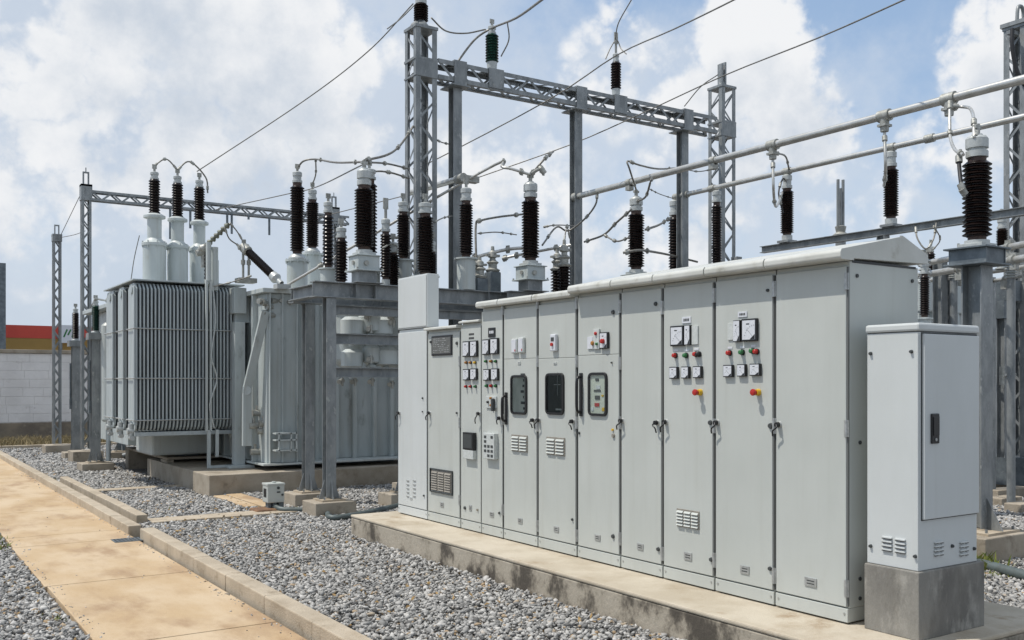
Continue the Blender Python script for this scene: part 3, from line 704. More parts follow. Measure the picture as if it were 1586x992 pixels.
for px, py in ((572,492),(575,510),(608,492),(575,557),(610,500),(530,592),(550,592),(577,592),(608,596)):
    c = at_y(px, py, FY+.2); k.cut().cyl((c.x-.05,c.y,c.z),(c.x+.05,c.y+.1,c.z+.02),.035,n=10).cyl((c.x,c.y,c.z-.06),(c.x,c.y,c.z+.06),.02,n=8)
k.each('fitting', CASTM, t)

def ct(x, y, z, label, h=.86, r=.14, tank=True, n=17, capr=.108, grp='brown current transformers on the frame', rod=True):
    t = thing('current_transformer', label, 'current transformer', (x,y,z), grp)
    z0 = z
    if tank:
        MB().cbox((x,y),.27,.27,z0+.012,z0+.17).cbox((x,y),.42,.42,z0,z0+.011).build('pedestal', GALV, t, .003)
        MB().cbox((x,y),.42,.42,z0+.171,z0+.19).cbox((x,y),.33,.33,z0+.19,z0+.385).cbox((x,y),.38,.38,z0+.385,z0+.40).build('tank', TANK, t, .004)
        k = MB()
        for sx in (-1,1):
            for sy in (-1,1): k.cut().cyl((x+sx*.19,y+sy*.19,z0+.19),(x+sx*.19,y+sy*.19,z0+.215),.014,n=6)
        k.cut().cyl((x-.05,y-.165,z0+.28),(x-.05,y-.20,z0+.28),.035,n=12).cut().cyl((x-.165,y-.02,z0+.29),(x-.19,y-.02,z0+.29),.03,n=12)
        k.each('tank_fitting', CASTM, t)
        z0 += .40
    MB().lathe((x,y,z0), [(r*1.05,0),(r*1.05,.03),(r*.85,.035),(r*.85,.08),(0,.08)], 20).cbox((x,y),r*1.8,r*1.8,z0,z0+.045).build('base_flange', CAPW, t, .003)
    z1 = z0+.08+h
    p = insulator(t, x, y, z0+.08, z1, r, n, capr, .001, term=0)
    bpy.data.objects.remove(next(c for c in t.children if c.name.startswith('cap')))
    c = MB().lathe((x,y,z1), [(capr*.8,0),(capr,.004),(capr,.07),(capr*.8,.075),(capr*.8,.095),(capr*1.02,.10),(capr*1.02,.2),(capr*.85,.225),(capr*.55,.23),(capr*.5,.25),(0,.25)], 8).build('head', CAPW, t)
    k = MB().cyl((x,y,z1+.25),(x,y,z1+.36),.03,n=10).box(x-.05,x+.05,y-.02,y+.02,z1+.31,z1+.345)
    k.build('terminal', CASTM, c)
    return Vector((x,y,z1+.36))
CT1 = ct(5.86, FY, 3.246, 'largest brown insulator on a two-tier grey box above the steel column pair', h=.92)
CT2 = ct(8.53, FY-.3, 3.246, 'brown insulator on a square grey box above the roof end between two gantry posts', h=.98)
CT3 = ct(10.68, FY-.3, 3.246, 'brown insulator behind the cabinet roof just under the left end of the thick busbar', h=.98, n=18)
ibeam_x(MB(), 8.1, 11.2, FY-.3, 3.04, 3.24).build('ct_beam', GALV, bpy.data.objects['support_frame'], .003)
c = P(572, 400, 15.08)
def postins(name, label, x, y, zb, z0, z1, r, n, pot=True, capr=None, caph=.16, grp='brown post insulators on the frame', cat='insulator', m=PORC, term=.12):
    t = thing(name, label, cat, (x,y,zb), grp)
    if pot:
        MB().lathe((x,y,zb), [(r*1.35,0),(r*1.35,z0-zb-.03),(r*1.7,z0-zb-.03),(r*1.7,z0-zb-.008),(r*.8,z0-zb),(0,z0-zb)], 24).build('pot', TANKW, t)
    else:
        MB().lathe((x,y,zb), [(r*1.1,0),(r*1.1,.02),(r*.8,.03),(r*.75,z0-zb),(0,z0-zb)], 20).build('base_flange', CAPW, t)
    insulator(t, x, y, z0, z1, r, n, capr, caph, m, term=term)
    return Vector((x,y,z1+caph+term))
I572 = postins('post_insulator', 'tall brown insulator standing just behind the largest boxed insulator', 6.47, 13.8, 3.246, 3.62, 5.0, .125, 20)
I548 = postins('post_insulator', 'short brown insulator half hidden left of the largest boxed insulator', 6.0, 13.8, 3.246, 3.36, 4.05, .10, 12, pot=False)
I580 = postins('surge_arrester', 'short dark arrester with a pale rod on top right of the largest boxed insulator', 6.58, 13.45, 3.246, 3.42, 4.15, .085, 13, pot=False, caph=.2, term=.3, cat='arrester')
I586 = postins('surge_arrester', 'dark conical arrester low beside the boxed insulator with a hooked wire', 6.78, 13.6, 3.246, 3.30, 3.86, .10, 12, pot=False, cat='arrester')
I625 = postins('post_insulator', 'brown insulator on a pale pot just left of the tall lattice column', 7.06, 13.8, 3.246, 3.80, 4.55, .105, 15)
I663 = postins('post_insulator', 'brown insulator standing directly in front of the tall lattice column', 6.90, FY+.1, 3.246, 3.44, 4.36, .125, 18)
I675 = postins('surge_arrester', 'small dark arrester between the tall lattice column and the first gantry post', 7.02, FY+.1, 3.246, 3.34, 3.80, .07, 10, pot=False, cat='arrester')
I722 = postins('post_insulator', 'brown insulator on a pale pot right beside the first gantry post', 7.55, FY, 3.246, 3.74, 4.60, .105, 17, caph=.2)
I516 = postins('surge_arrester', 'short brown arrester on a pale flask behind the steel column pair', 6.25, 14.9, 3.1, 3.72, 4.62, .095, 11, caph=.18, cat='arrester')
def lowdev(px, py0, pyb, d, label, pot=GALVD, porc=True):
    b = P(px, pyb, d); tp = P(px, py0, d); h = tp.z-b.z
    t = thing('disconnect_switch', label, 'switch', (b.x,b.y,3.25), 'small switches behind the cabinet roof')
    if porc:
        MB().sheds((b.x,b.y,3.25), .11, b.z+h*.42-3.25, 8).build('porcelain', PORC, t)
    else: MB().cbox((b.x,b.y), .2, .2, 3.25, b.z+h*.42).build('housing', pot, t, .02)
    zz = b.z+h*.42
    MB().lathe((b.x,b.y,zz), [(.10,0),(.12,.03),(.07,.06),(.07,.12),(.10,.15),(.05,.19),(.045,h*.3),(.075,h*.32),(.06,h*.42),(.03,h*.46),(.025,h*.55),(0,h*.56)], 14).box(b.x-.12,b.x+.12,b.y-.03,b.y+.03,zz+h*.33,zz+h*.38).build('contact', CASTM, t)
lowdev(763, 380, 452, 15.3, 'small grey-housed switch with a pale finger contact between two gantry posts', porc=False)
lowdev(863, 385, 446, 15.6, 'small switch with a short brown skirt just left of the second gantry post')
lowdev(874, 370, 446, 15.2, 'taller finger switch touching the left side of the second gantry post')
lowdev(743, 396, 458, 15.0, 'stubby corroded switch fitting beside the pale pot at the first gantry post', porc=False)

# ------------------------------------------------------------------ big gantry
GY = 14.0
t = thing('gantry', 'large galvanised gantry with a trussed beam on two lattice columns and three posts', 'gantry', (11, GY, 0))
for (px, pyt, w) in ((652, 50, .385), (1118, 140, .38)):
    c = at_y(px, pyt, GY)
    col = MB().box(c.x-.35,c.x+.35,GY-.35,GY+.35,-.05,.2).build('column_footing', CONC, t)
    lattice(t, c.x, GY, .2, c.z, w, leg=.088, br=.034)
    MB().box(c.x-w/2-.012,c.x+w/2+.012,GY-w/2-.012,GY+w/2+.012,7.05,7.09).box(c.x-w/2-.012,c.x+w/2+.012,GY-w/2-.012,GY+w/2+.012,6.78,6.81).box(c.x-w/2-.010,c.x+w/2+.010,GY-w/2-.010,GY-w/2-.001,6.81,7.05).build('collar', GALV, t)
    if px == 652: GT = Vector((c.x, GY, c.z+.05))
    else:
        MB().lathe((c.x,GY,c.z+.05),[(.10,0),(.07,.1),(.05,.12)],4).box(c.x-.06,c.x-.02,GY-.06,GY+.06,c.z+.1,c.z+.52).box(c.x+.03,c.x+.07,GY-.06,GY+.06,c.z+.1,c.z+.56).build('spire', GALV, t); GR = Vector((c.x, GY, c.z+.3))
xl, xr = at_y(672,100,GY).x, at_y(1101,100,GY).x
bm_ = truss_x(t, xl-.01, xr+.01, GY, 6.80, 7.13)
for px in (705, 892, 1057):
    c = at_y(px, 130, GY)
    p = hcol(MB(), c.x, GY, .03, 6.74, .165, .17, .013).build('post', GALV, t, .003)
    MB().cbox((c.x,GY),.34,.42,6.742,6.765).box(c.x-.12,c.x+.12,GY-.185,GY-.175,6.77,7.16).box(c.x-.12,c.x+.12,GY-.175,GY+.175,7.135,7.16).build('joint_plate', GALV, p)
    MB().box(c.x-.35,c.x+.35,GY-.35,GY+.35,-.05,.028).build('footing', CONC, p)
for px in (760, 952):
    c = at_y(px, 130, GY); MB().box(c.x-.15,c.x+.15,GY-.19,GY-.176,6.82,7.15).box(c.x-.15,c.x+.15,GY-.176,GY+.176,7.135,7.15).build('bracket_plate', GALV, t)
def beamins(px, label, m, h=.5, r=.115, term=.1, caph=.14):
    c = at_y(px, 130, GY)
    tt = thing('beam_insulator', label, 'insulator', (c.x,GY,7.152), 'insulators on top of the gantry')
    MB().lathe((c.x,GY,7.152), [(r*1.1,0),(r*1.1,.02),(r*.7,.03),(r*.8,.16),(0,.16)], 18).build('base_flange', CAPW, tt)
    insulator(tt, c.x, GY, 7.312, 7.312+h, r, 9, r*.6, caph, m, neck=False, term=term)
    return Vector((c.x, GY, 7.312+h+caph+term))
B1 = beamins(762, 'green-brown insulator on the gantry beam between the first two posts', PORCG, .48)
B2 = beamins(954, 'brown insulator with a long pale rod on the gantry beam near the second post', PORC, .5, .10, .38, .16)
tt = thing('beam_insulator', 'brown insulator on the very top of the tall lattice column', 'insulator', GT, 'insulators on top of the gantry')
MB().lathe(GT, [(.2,0),(.18,.05),(.1,.12),(0,.12)], 4).build('base_flange', GALV, tt)
insulator(tt, GT.x, GY, GT.z+.12, GT.z+.40, .12, 6, .09, .3, PORC, neck=False, term=.12)
GTT = Vector((GT.x, GY, GT.z+.80))

# ------------------------------------------------------------------ busbars and their supports
AX, BX = 10.65, 13.3
a0, a1 = at_x(896,303,AX), at_x(1586,125,AX); za = (a0.z+a1.z)/2
tA = thing('busbar', 'thicker upper aluminium tube busbar running from the second gantry post', 'busbar', (AX, 10, za), 'long aluminium busbars')
MB().cyl((AX,a0.y,za),(AX,2.5,za),.052,n=20).build('tube', ALU, tA)
MB().cyl((AX,a0.y+.02,za),(AX,a0.y+.14,za),.075,n=16).build('end_fitting', CASTM, tA)
AC = []
for px in (1197, 1370, 1470):
    c = at_x(px, 303-.257*(px-893), AX); AC.append(Vector((AX, c.y, za)))
    m = MB().cyl((AX,c.y-.08,za),(AX,c.y+.08,za),.075,n=18).cyl((AX,c.y,za-.20),(AX,c.y,za-.04),.05,.06,14).box(AX-.07,AX+.07,c.y-.06,c.y+.06,za-.14,za-.11)
    m.build('clamp', CASTM, tA)
for px in (975, 1105):
    c = at_x(px, 300, AX); MB().cyl((AX,c.y-.05,za),(AX,c.y+.05,za),.068,n=16).box(AX-.05,AX+.05,c.y-.05,c.y+.05,za-.13,za-.05).build('clamp', CASTM, tA)
b0, b1 = at_x(1043,307,BX), at_x(1586,180,BX); zb = (b0.z+b1.z)/2
tB = thing('busbar', 'thinner lower aluminium tube busbar resting on the row of brown post insulators', 'busbar', (BX, 10, zb), 'long aluminium busbars')
MB().cyl((BX,b0.y,zb),(BX,2.5,zb),.046,n=20).build('tube', ALU, tB)
for px in (1048,1062,1103,1219,1380,1440):
    c = at_x(px, 250, BX); MB().cyl((BX,c.y-.07,zb),(BX,c.y+.07,zb),.065,n=16).build('clamp', CASTM, tB)
c = at_y(705, 277, GY)
c0 = P(632, 300, 19.5)
tC = thing('busbar', 'short aluminium tube busbar clamped to the first gantry post by the lattice column', 'busbar', c, 'long aluminium busbars')
e0 = at_x(722, 272, c.x-.02)
xC = c.x-.18
p0 = at_x(632, 300, xC); p1 = at_x(716, 276, xC)
MB().cyl(p0, p1, .05, n=16).build('tube', ALU, tC)
MB().cyl(p1+Vector((0,.16,-.0)), p1+Vector((0,-.05,0)), .075, n=14).box(p1.x-.02,p1.x+.30,p1.y-.04,p1.y+.10,p1.z-.05,p1.z+.05).build('clamp', CASTM, tC)
# beam under the lower busbar
t = thing('beam_stand', 'long steel beam on posts carrying the row of brown post insulators behind the roof', 'support frame', (BX, 8, 0))
ibeam_y(MB(), 3.0, at_x(1180,383,BX).y, BX, 4.155, 4.27, .12, .01).build('beam', GALV, t)
for y in (12.6, 9.5, 6.0, 3.2):
    p = hcol(MB(), BX, y, .03, 4.153, .14, .14, .012).build('post', GALV, t); MB().cbox((BX,y),.6,.6,-.05,.028).build('footing', CONC, p)
lbl = {1380:'post insulator under the lower busbar straight above the roof peak', 1219:'post insulator under the lower busbar near the free end of its beam', 1110:'slim insulator under the lower busbar beside the right lattice column'}
BI = {}
for px, rr, n in ((1380,.115,17),(1219,.115,17)):
    c = at_x(px, 300, BX); zz = zb-.065
    t = thing('post_insulator', lbl[px], 'insulator', (BX,c.y,4.272), 'post insulators under the lower busbar')
    MB().cbox((BX,c.y),.24,.24,4.272,4.31).build('base_plate', GALV, t)
    MB().cyl((BX,c.y,4.31),(BX,c.y,4.40),.09,n=18).build('base_flange', CAPW, t)
    insulator(t, BX, c.y, 4.40, zz-.24, rr, n, .085, .24, term=0)
    BI[px] = Vector((BX, c.y, zz))
for px, rr, n, l in ((1110,.10,20,lbl[1110]),(1045,.125,16,'insulator with a domed cap at the left end of the lower busbar')):
    c = at_x(px, 300, BX)
    t = thing('post_insulator', l, 'insulator', (BX,c.y,0), 'post insulators under the lower busbar')
    p = hcol(MB(), BX, c.y, .03, 3.9).build('support_post', GALV, t); MB().cbox((BX,c.y),.6,.6,-.05,.028).build('footing', CONC, p)
    z1 = zb-.065-(.30 if px == 1045 else .22)
    MB().cyl((BX,c.y,3.902),(BX,c.y,4.0),.10,n=18).build('base_flange', CAPW, t)
    insulator(t, BX, c.y, 4.0, z1, rr, n, .105 if px == 1045 else .085, zb-.065-z1, term=0)
    BI[px] = Vector((BX, c.y, z1+.2))
# slim two-prong switch behind the beam
c = P(1302, 360, 17.5)
t = thing('earthing_switch', 'slim two-pronged switch standing alone above the roof before open sky', 'switch', (c.x,c.y,0))
MB().cyl((c.x,c.y,0),(c.x,c.y,c.z-.1),.09,n=14).build('post', GALV, t)
MB().lathe((c.x,c.y,c.z-.1),[(.12,0),(.14,.05),(.08,.1),(.1,.2),(.05,.22),(0,.22)],14).build('base_fitting', CASTM, t)
zt = P(1302,279,17.5).z
MB().cut().box(c.x-.09,c.x-.055,c.y-.02,c.y+.02,c.z+.05,zt).cut().box(c.x+.05,c.x+.085,c.y-.02,c.y+.02,c.z+.05,zt+.01).cut().box(c.x-.01,c.x+.02,c.y-.02,c.y+.02,c.z+.05,zt-.15).each('prong', GALV, t)

# near instrument transformer on its own steel column
nx, ny = 9.81, 5.86
t = thing('support_column', 'heavy galvanised H column on a concrete footing right of the white kiosk', 'column', (nx, ny, 0))
hcol(MB(), nx, ny, .305, 3.08, .215, .225, .016).build('column', GALV, t, .003)
hb = MB().box(nx-.24,nx+.24,ny-.24,ny+.24,3.082,3.10).box(nx-.24,nx+.24,ny-.24,ny+.24,3.252,3.27).box(nx-.17,nx+.17,ny-.2,ny-.185,3.10,3.252).box(nx-.17,nx+.17,ny+.185,ny+.2,3.10,3.252).box(nx-.008,nx+.008,ny-.185,ny+.185,3.10,3.252).box(nx-.185,nx-.171,ny-.21,ny+.21,3.10,3.252).box(nx+.171,nx+.185,ny-.21,ny+.21,3.10,3.252)
hb.build('cross_head', GALVD, t, .002)
footing(t, nx, ny, .95, .75, .27); baseplate(t, nx, ny, .27, .60, .34, .11)
CT4 = ct(nx, ny, 3.272, 'large near brown insulator on the steel column beside the kiosk', h=.88, r=.148, tank=False, n=14, capr=.115)

# ------------------------------------------------------------------ power transformers
TX0, TY = 5.60, 16.0
t = thing('transformer', 'main grey transformer tank with vertical stiffeners behind the steel column pair', 'transformer', (7, 17.5, .35))
m = MB().box(TX0, 6.25, TY, 19.4, .47, 3.36).box(6.25, 8.45, TY+.38, 19.4, .47, 3.36)
m.build('tank', TANK, t, .01)
MB().box(TX0-.10, 6.32, TY-.10, 19.5, 3.362, 3.44).box(6.32, 8.55, TY+.26, 19.5, 3.362, 3.44).build('lid', TANKW, t, .008)
MB().box(TX0-.10, 8.55, TY-.12, 19.5, .435, .468).build('base_flange', TANKW, t, .004)
k = MB()
for x in (TX0+.04, 5.86, 6.12, 6.235): k.cut().box(x-.01, x+.01, TY-.07, TY, .47, 3.36)
for x in (6.62, 7.0, 7.35, 7.75, 8.1, 8.4): k.cut().box(x-.035, x+.035, TY+.28, TY+.38, .47, 3.36)
for y in (16.5, 17.3, 18.1, 18.9): k.cut().box(TX0-.09, TX0, y-.03, y+.03, .47, 3.36)
k.each('stiffener', TANK, t, .003)
MB().box(5.9,8.3,16.6,19.0,.352,.434).build('skid', GALVD, t)
bushing(t, 6.38, 16.62, 3.442, 4.05, .185, 5.42, .13, 22, .085, .2)
bushing(t, 7.22, 18.0, 3.442, 4.38, .185, 5.42, .125, 19, .085, .2)
bushing(t, 7.95, 19.0, 3.442, 4.2, .16, 5.1, .10, 14, .07, .18)
# small terminal rack low on the tank
r0, r1 = at_y(426, 672, TY-.2), at_y(460, 697, TY-.2)
k = MB()
for zz in (r0.z, (r0.z+r1.z)/2+.03, r1.z): k.box(r0.x, r1.x, TY-.24, TY-.072, zz-.012, zz+.012)
for x in (r0.x+.06, (r0.x+r1.x)/2+.08, r1.x-.02): k.box(x-.012,x+.012,TY-.24,TY-.21,r1.z-.03,r0.z+.012)
k.build('terminal_rack', TANKW, t); MB().box(r0.x+.09,r1.x-.05,TY-.2,TY-.075,r1.z+.013,(r0.z+r1.z)/2+.017).build('terminal_box', TANK, t, .004)
k = MB()
for px, py in ((447,468),(434,466),(468,470),(380+70,470)):
    c = at_y(px, py, TY); k.cut().cyl((c.x,TY,c.z),(c.x,TY-.06,c.z),.035,n=12)
k.each('tank_fitting', CASTM, t)
# valves and pipes between tank and radiators
k = MB()
for z in (1.0, 3.15):
    k.cut().cyl((5.5,17.3,z),(5.62,17.3,z),.13,n=16).cyl((5.30,17.3,z),(5.6,17.3,z),.085,n=16).cyl((5.38,17.3,z),(5.42,17.3,z),.15,n=16)
k.each('oil_pipe', TANK, t)
k = MB()
for px, py, d in ((393,660,16.6),(408,656,16.6),(398,640,16.7),(405,668,16.6),(395,700,16.7)):
    c = P(px,py,d); k.cut().cyl((c.x-.08,c.y,c.z),(c.x+.08,c.y,c.z),.055,n=10).cyl((c.x,c.y,c.z),(c.x,c.y,c.z+.13),.025,n=8)
k.each('valve', CASTM, t)
c0, c1 = P(382, 605, 16.55), P(411, 482, 16.4)
MB().bar(c1, c0, .14, .07, (0,1,0)).bar(c0+(c1-c0)*.02, c0-Vector((0,0,.95)), .15, .07, (0,1,0)).cyl(c0+Vector((-.02,-.05,0)),c0+Vector((.04,.08,0)),.08,n=14).build('strut', TANK, t, .006)
c = P(410, 470, 16.4)
k = MB()
for dx, dz in ((0,0),(.08,-.06),(-.06,.03),(.16,.05),(.02,-.16),(.12,-.2)): k.cut().cyl(c+Vector((dx-.05,0,dz)), c+Vector((dx+.06,.05,dz)), .05, n=10)
k.each('top_valve', CASTM, t)
MB().box(5.35,5.6,16.9,17.3,2.9,3.42).box(5.28,5.5,16.75,17.2,3.05,3.5).build('relay_box', TANK, t, .01)
# plinths
pt = thing('transformer_plinth', 'long tan concrete plinth under the main transformer tank', 'plinth', (7,17,0))
MB().box(4.52, 9.2, 15.62, 19.8, -.06, .35).build('plinth_block', CONC, pt, .012); keep(4.5,9.2,15.6,19.8)
pt = thing('transformer_plinth', 'dark open-ended concrete plinth below the finned radiators', 'plinth', (5,20,0))
MB().box(4.57, 4.70, 18.5, 18.95, -.06, .40).box(4.57,6.3,21.7,22,-.06,.40).box(4.57,6.3,18.5,22,.402,.45).box(6.1,6.3,18.6,21.6,-.06,.40).build('plinth_block', CONC, pt, .01); keep(4.5,6.3,18.45,22)
MB().cbox((5.05,18.9),.4,.3,.452,.47).cyl((5.05,18.9,.47),(5.05,18.9,.6),.08,n=12).build('jacking_pad', GALVD, pt)

tA2 = thing('transformer', 'transformer with banks of finned radiators and three pale turrets on top', 'transformer', (5, 19, .43))
MB().box(4.15, 5.55, 19.75, 23.2, .62, 3.35).box(4.3,5.55,19.75,23.1,.60,.62).build('tank', TANK, tA2, .02)
MB().box(4.26, 5.42, 18.35, 19.6, .50, 1.02).build('bottom_tank', TANKW, tA2, .05)
MB().box(5.5, 5.9, 18.6, 19.6, .50, 1.0).build('bottom_tank', TANKW, tA2, .08)
MB().box(3.95,5.6,18.2,23.4,3.352,3.44).build('lid', TANK, tA2, .01)
def radiator(x0, x1, y0, y1, z0, z1, n):
    m = MB(); st = (x1-x0)/n
    for i in range(n):
        x = x0+st*(i+.5); w = st*.21
        zc = z0+.16
        poly = [(y0,zc),(y0+.05,z0+.05),(y0+.12,z0),(y1-.12,z0),(y1,zc),(y1,z1-.10),(y1-.12,z1),(y0+.12,z1),(y0,z1-.10)]
        vs = [(x-w,a,b) for a,b in poly]+[(x+w,a,b) for a,b in poly]; q = len(poly)
        m.add(vs, [tuple(range(q-1,-1,-1)), tuple(range(q,2*q))]+[(j,(j+1)%q,q+(j+1)%q,q+j) for j in range(q)])
    r = m.build('radiator', RAD, tA2)
    h = MB()
    for zz in (z0+.10, z1-.10): h.cut().cyl((x0,(y0+y1)/2,zz),(x1+.1,(y0+y1)/2,zz),.075,n=14)
    h.each('header_pipe', RAD, r)
    h = MB()
    for f in (.035, .33, .68):
        zz = z0+.1+(z1-z0-.1)*f
        for yy in (y0-.012,): h.cyl((x0-.01,yy,zz),(x1+.03,yy,zz),.011,n=6)
        h.cyl((x0-.012,y0-.012,zz),(x0-.012,y1,zz),.011,n=6)
    h.build('tie_bar', SILV, r)
    h = MB()
    h.box(x0-.014,x0+.012,y0-.006,y0+.05,z0+.12,z1-.06)
    h.build('edge_fin', RAD, r)
    return r
radiator(3.68, 5.52, 17.0, 17.58, 1.02, 3.52, 30)
radiator(3.68, 5.2, 17.85, 18.42, 1.02, 3.52, 21)
radiator(3.68, 5.2, 18.72, 19.45, 1.02, 3.52, 21)
MB().box(3.66,5.56,17.04,19.5,3.56,3.585).build('top_rail', RAD, tA2, .003)
k = MB()
for (y) in (17.1, 17.95, 18.85):
    k.cut().cyl((3.66,y+.1,.93),(3.66,y+.1,1.14),.045,n=10).cyl((3.60,y+.1,1.02),(3.74,y+.1,1.02),.055,n=10).cyl((3.68,y+.05,.90),(3.68,y+.2,.90),.04,n=8)
k.each('drain_valve', CAPW, tA2)
MB().box(3.70,5.5,17.1,19.4,.93,1.0).build('bottom_rail', RAD, tA2, .004)
# support leg and pipe in front of the radiators
L0 = at_y(371, 724, 16.78)
MB().box(L0.x-.09,L0.x+.09,16.75,16.93,.40,2.9).box(L0.x-.22,L0.x+.22,16.62,16.98,.352,.40).build('support_leg', TANK, tA2, .004)
c = at_y(323, 500, 16.9)
k = MB().cut().box(c.x-.05,c.x-.02,16.87,16.93,1.0,3.62).box(c.x+.02,c.x+.05,16.87,16.93,1.0,3.62).cyl((c.x,16.9,3.6),(c.x,16.9,4.27),.045,n=12).cyl((c.x+.12,16.95,3.45),(c.x+.12,16.95,4.2),.06,n=12)
k.build('conduit_riser', TANKW, tA2)
k = MB().box(c.x-.02,c.x+.03,16.87,16.93,.40,1.02).box(c.x+.12,c.x+.17,16.87,16.93,.55,1.02).box(c.x-.02,c.x+.62,16.87,16.93,.355,.40)
k.build('riser_bracket', TANK, tA2)
wire('hanging_cable', [(c.x+.06,16.84,3.5),(c.x+.10,16.83,2.9),(c.x+.03,16.83,2.3),(c.x+.12,16.82,1.9),(c.x+.0,16.82,1.45),(c.x+.08,16.83,1.05)], .014, 'pale loose cable trailing down the front of the radiator fins', m=CAPW)
TB = []
for (x, y, rt, zt_, z1) in ((4.38,18.62,.205,4.42,5.33),(4.83,18.75,.19,4.42,5.33),(5.28,18.9,.18,4.42,5.30)):
    m = MB().lathe((x,y,3.445), [(rt,0),(rt,.92),(rt*1.1,.92),(rt*1.1,.97),(rt*.8,1.02),(rt*.62,1.06),(rt*.62,1.42),(rt*.95,1.44),(rt*.95,1.48),(rt*.6,1.52),(0,1.52)], 28)
    for i in range(8):
        a = math.pi*i/4; m.cyl((x+math.cos(a)*rt*1.03,y+math.sin(a)*rt*1.03,4.33),(x+math.cos(a)*rt*1.03,y+math.sin(a)*rt*1.03,4.45),.012,n=6)
    b = m.build('bushing', TANKW, tA2)
    insulator(b, x, y, 4.965, 5.60, .105, 11, .075, .14, neck=False, term=.12)
    TB.append(Vector((x,y,5.86)))
c = P(331, 435, 17.6); MB().cyl((c.x,c.y,3.445),(c.x,c.y,4.06),.09,n=18).build('oil_cup', TANK, tA2)
c = P(168, 580, 20.2)
MB().lathe((c.x,c.y,1.02), [(0,0),(.10,0),(.145,.05),(.145,2.0),(.1,2.05),(.05,2.08),(.05,2.14),(0,2.14)], 20).build('oil_cylinder', TANKW, tA2)
MB().cyl((c.x,c.y,.2),(c.x,c.y,1.03),.05,n=10).build('cylinder_leg', TANK, tA2)

# inclined arrester between the two transformers
p0, p1 = P(378, 384, 16.9), P(437, 441, 16.4); d = p1-p0; L = d.length
t = thing('inclined_arrester', 'dark arrester leaning at an angle between the radiators and the main tank', 'arrester', p1)
MB().sheds(p0+d*.14, .075, L*.62, 16, d, .8, 16).build('porcelain', PORC, t)
MB().lathe(p0, [(0,-.06),(.07,-.05),(.09,0),(.09,.12),(.06,.14)], 14, d).cyl(p0+Vector((-.1,0,0)), p0+Vector((.08,0,.02)), .05, n=10).cyl(p0+Vector((0,0,-.12)), p0+Vector((0,0,.14)), .035, n=8).build('head', CASTM, t)
MB().lathe(p0+d*.76, [(.085,0),(.095,.1),(.05,.16),(.05,L*.22)], 14, d).box(p1.x-.12,p1.x+.12,p1.y-.1,p1.y+.1,p1.z-.08,p1.z).build('base', CAPW, t)
k = MB()
for dx in (-.01, .09): k.cyl(p0+Vector((dx,.02,-.05)), (p0.x+dx, p0.y+.02, 3.58), .022, n=8).cyl((p0.x+dx,p0.y+.02,3.9),(p0.x+dx,p0.y+.02,3.98),.04,n=8)
k.box(p0.x-.12,p0.x+.2,p0.y-.1,p0.y+.14,3.58,3.66)
k.build('stand', CASTM, t)
# insulator string hooked up over the radiators
q0, q1 = P(312, 388, 16.95), P(356, 346, 16.7); d = q1-q0
t = thing('insulator_string', 'short string of weathered cap insulators rising over the radiator top', 'insulator', q0)
MB().sheds(q0+d*.25, .055, d.length*.72, 6, d, .5, 14).build('discs', mat('weathered_glaze',(.20,.21,.16),(.12,.12,.09),20,.35), t)
MB().lathe(q0, [(0,-.05),(.07,-.02),(.08,.06),(.045,.12),(.045,.16)], 12, d).cyl(q0+Vector((-.09,0,-.06)), q0+Vector((.1,0,-.02)), .06, n=10).cyl(q0+Vector((.04,0,-.05)),q0+Vector((.04,0,-.30)),.05,n=10).build('yoke', CASTM, t)
c = P(320, 405, 16.95)
t = thing('insulator_string', 'vertical weathered insulator rod against the third turret', 'insulator', (c.x,c.y,c.z-.35))
MB().sheds((c.x,c.y,c.z-.32), .045, .52, 8, core=.7, seg=12).build('rod', PORC, t)
MB().cyl((c.x,c.y,c.z+.2),(c.x,c.y,c.z+.27),.04,n=10).cyl((c.x,c.y,c.z-.44),(c.x,c.y,c.z-.32),.04,n=10).build('end_fitting', CASTM, t)

# ------------------------------------------------------------------ junction box and conduit on the gravel
c = at_z(424, 790, .03)
t = thing('junction_box', 'small pale grey junction box on a short stand feeding a ground conduit', 'junction box', (c.x, c.y, 0))
keep(c.x-.25,c.x+.2,c.y-.2,c.y+.2)
z0, z1 = P(424,778,(c.y)/.95).z, P(424,751,13.3).z
b = MB().box(c.x-.125,c.x+.125,c.y-.10,c.y+.12,.14,.41).build('box', PAINT, t, .014)
MB().box(c.x-.132,c.x+.132,c.y-.107,c.y+.127,.385,.415).cyl((c.x,c.y,.415),(c.x,c.y,.435),.03,n=12).build('lid', PAINT, b, .006)
MB().box(c.x-.129,c.x-.124,c.y-.05,c.y+.06,.22,.34).build('side_opening', BLACK, b)
k = MB().cyl((c.x+.03,c.y-.10,.35),(c.x+.03,c.y-.115,.35),.02,n=10).box(c.x+.01,c.x+.06,c.y-.106,c.y-.099,.28,.30).cyl((c.x+.09,c.y-.10,.25),(c.x+.09,c.y-.112,.25),.016,n=10)
k.build('lock', DARKG, b)
MB().box(c.x-.10,c.x-.06,c.y-.06,c.y+.06,.0,.14).box(c.x+.05,c.x+.12,c.y-.08,c.y+.06,.0,.138).cyl((c.x,c.y,.0),(c.x,c.y,.14),.05,n=12).build('stand', GALVD, t)
MB().box(c.x-.32,c.x+.02,c.y-.22,c.y+.14,-.03,.07).build('rusty_foot', mat('rusty_soil',(.22,.12,.06),(.14,.08,.05),12,.9), t, .03)
e = at_z(545, 800, .05)
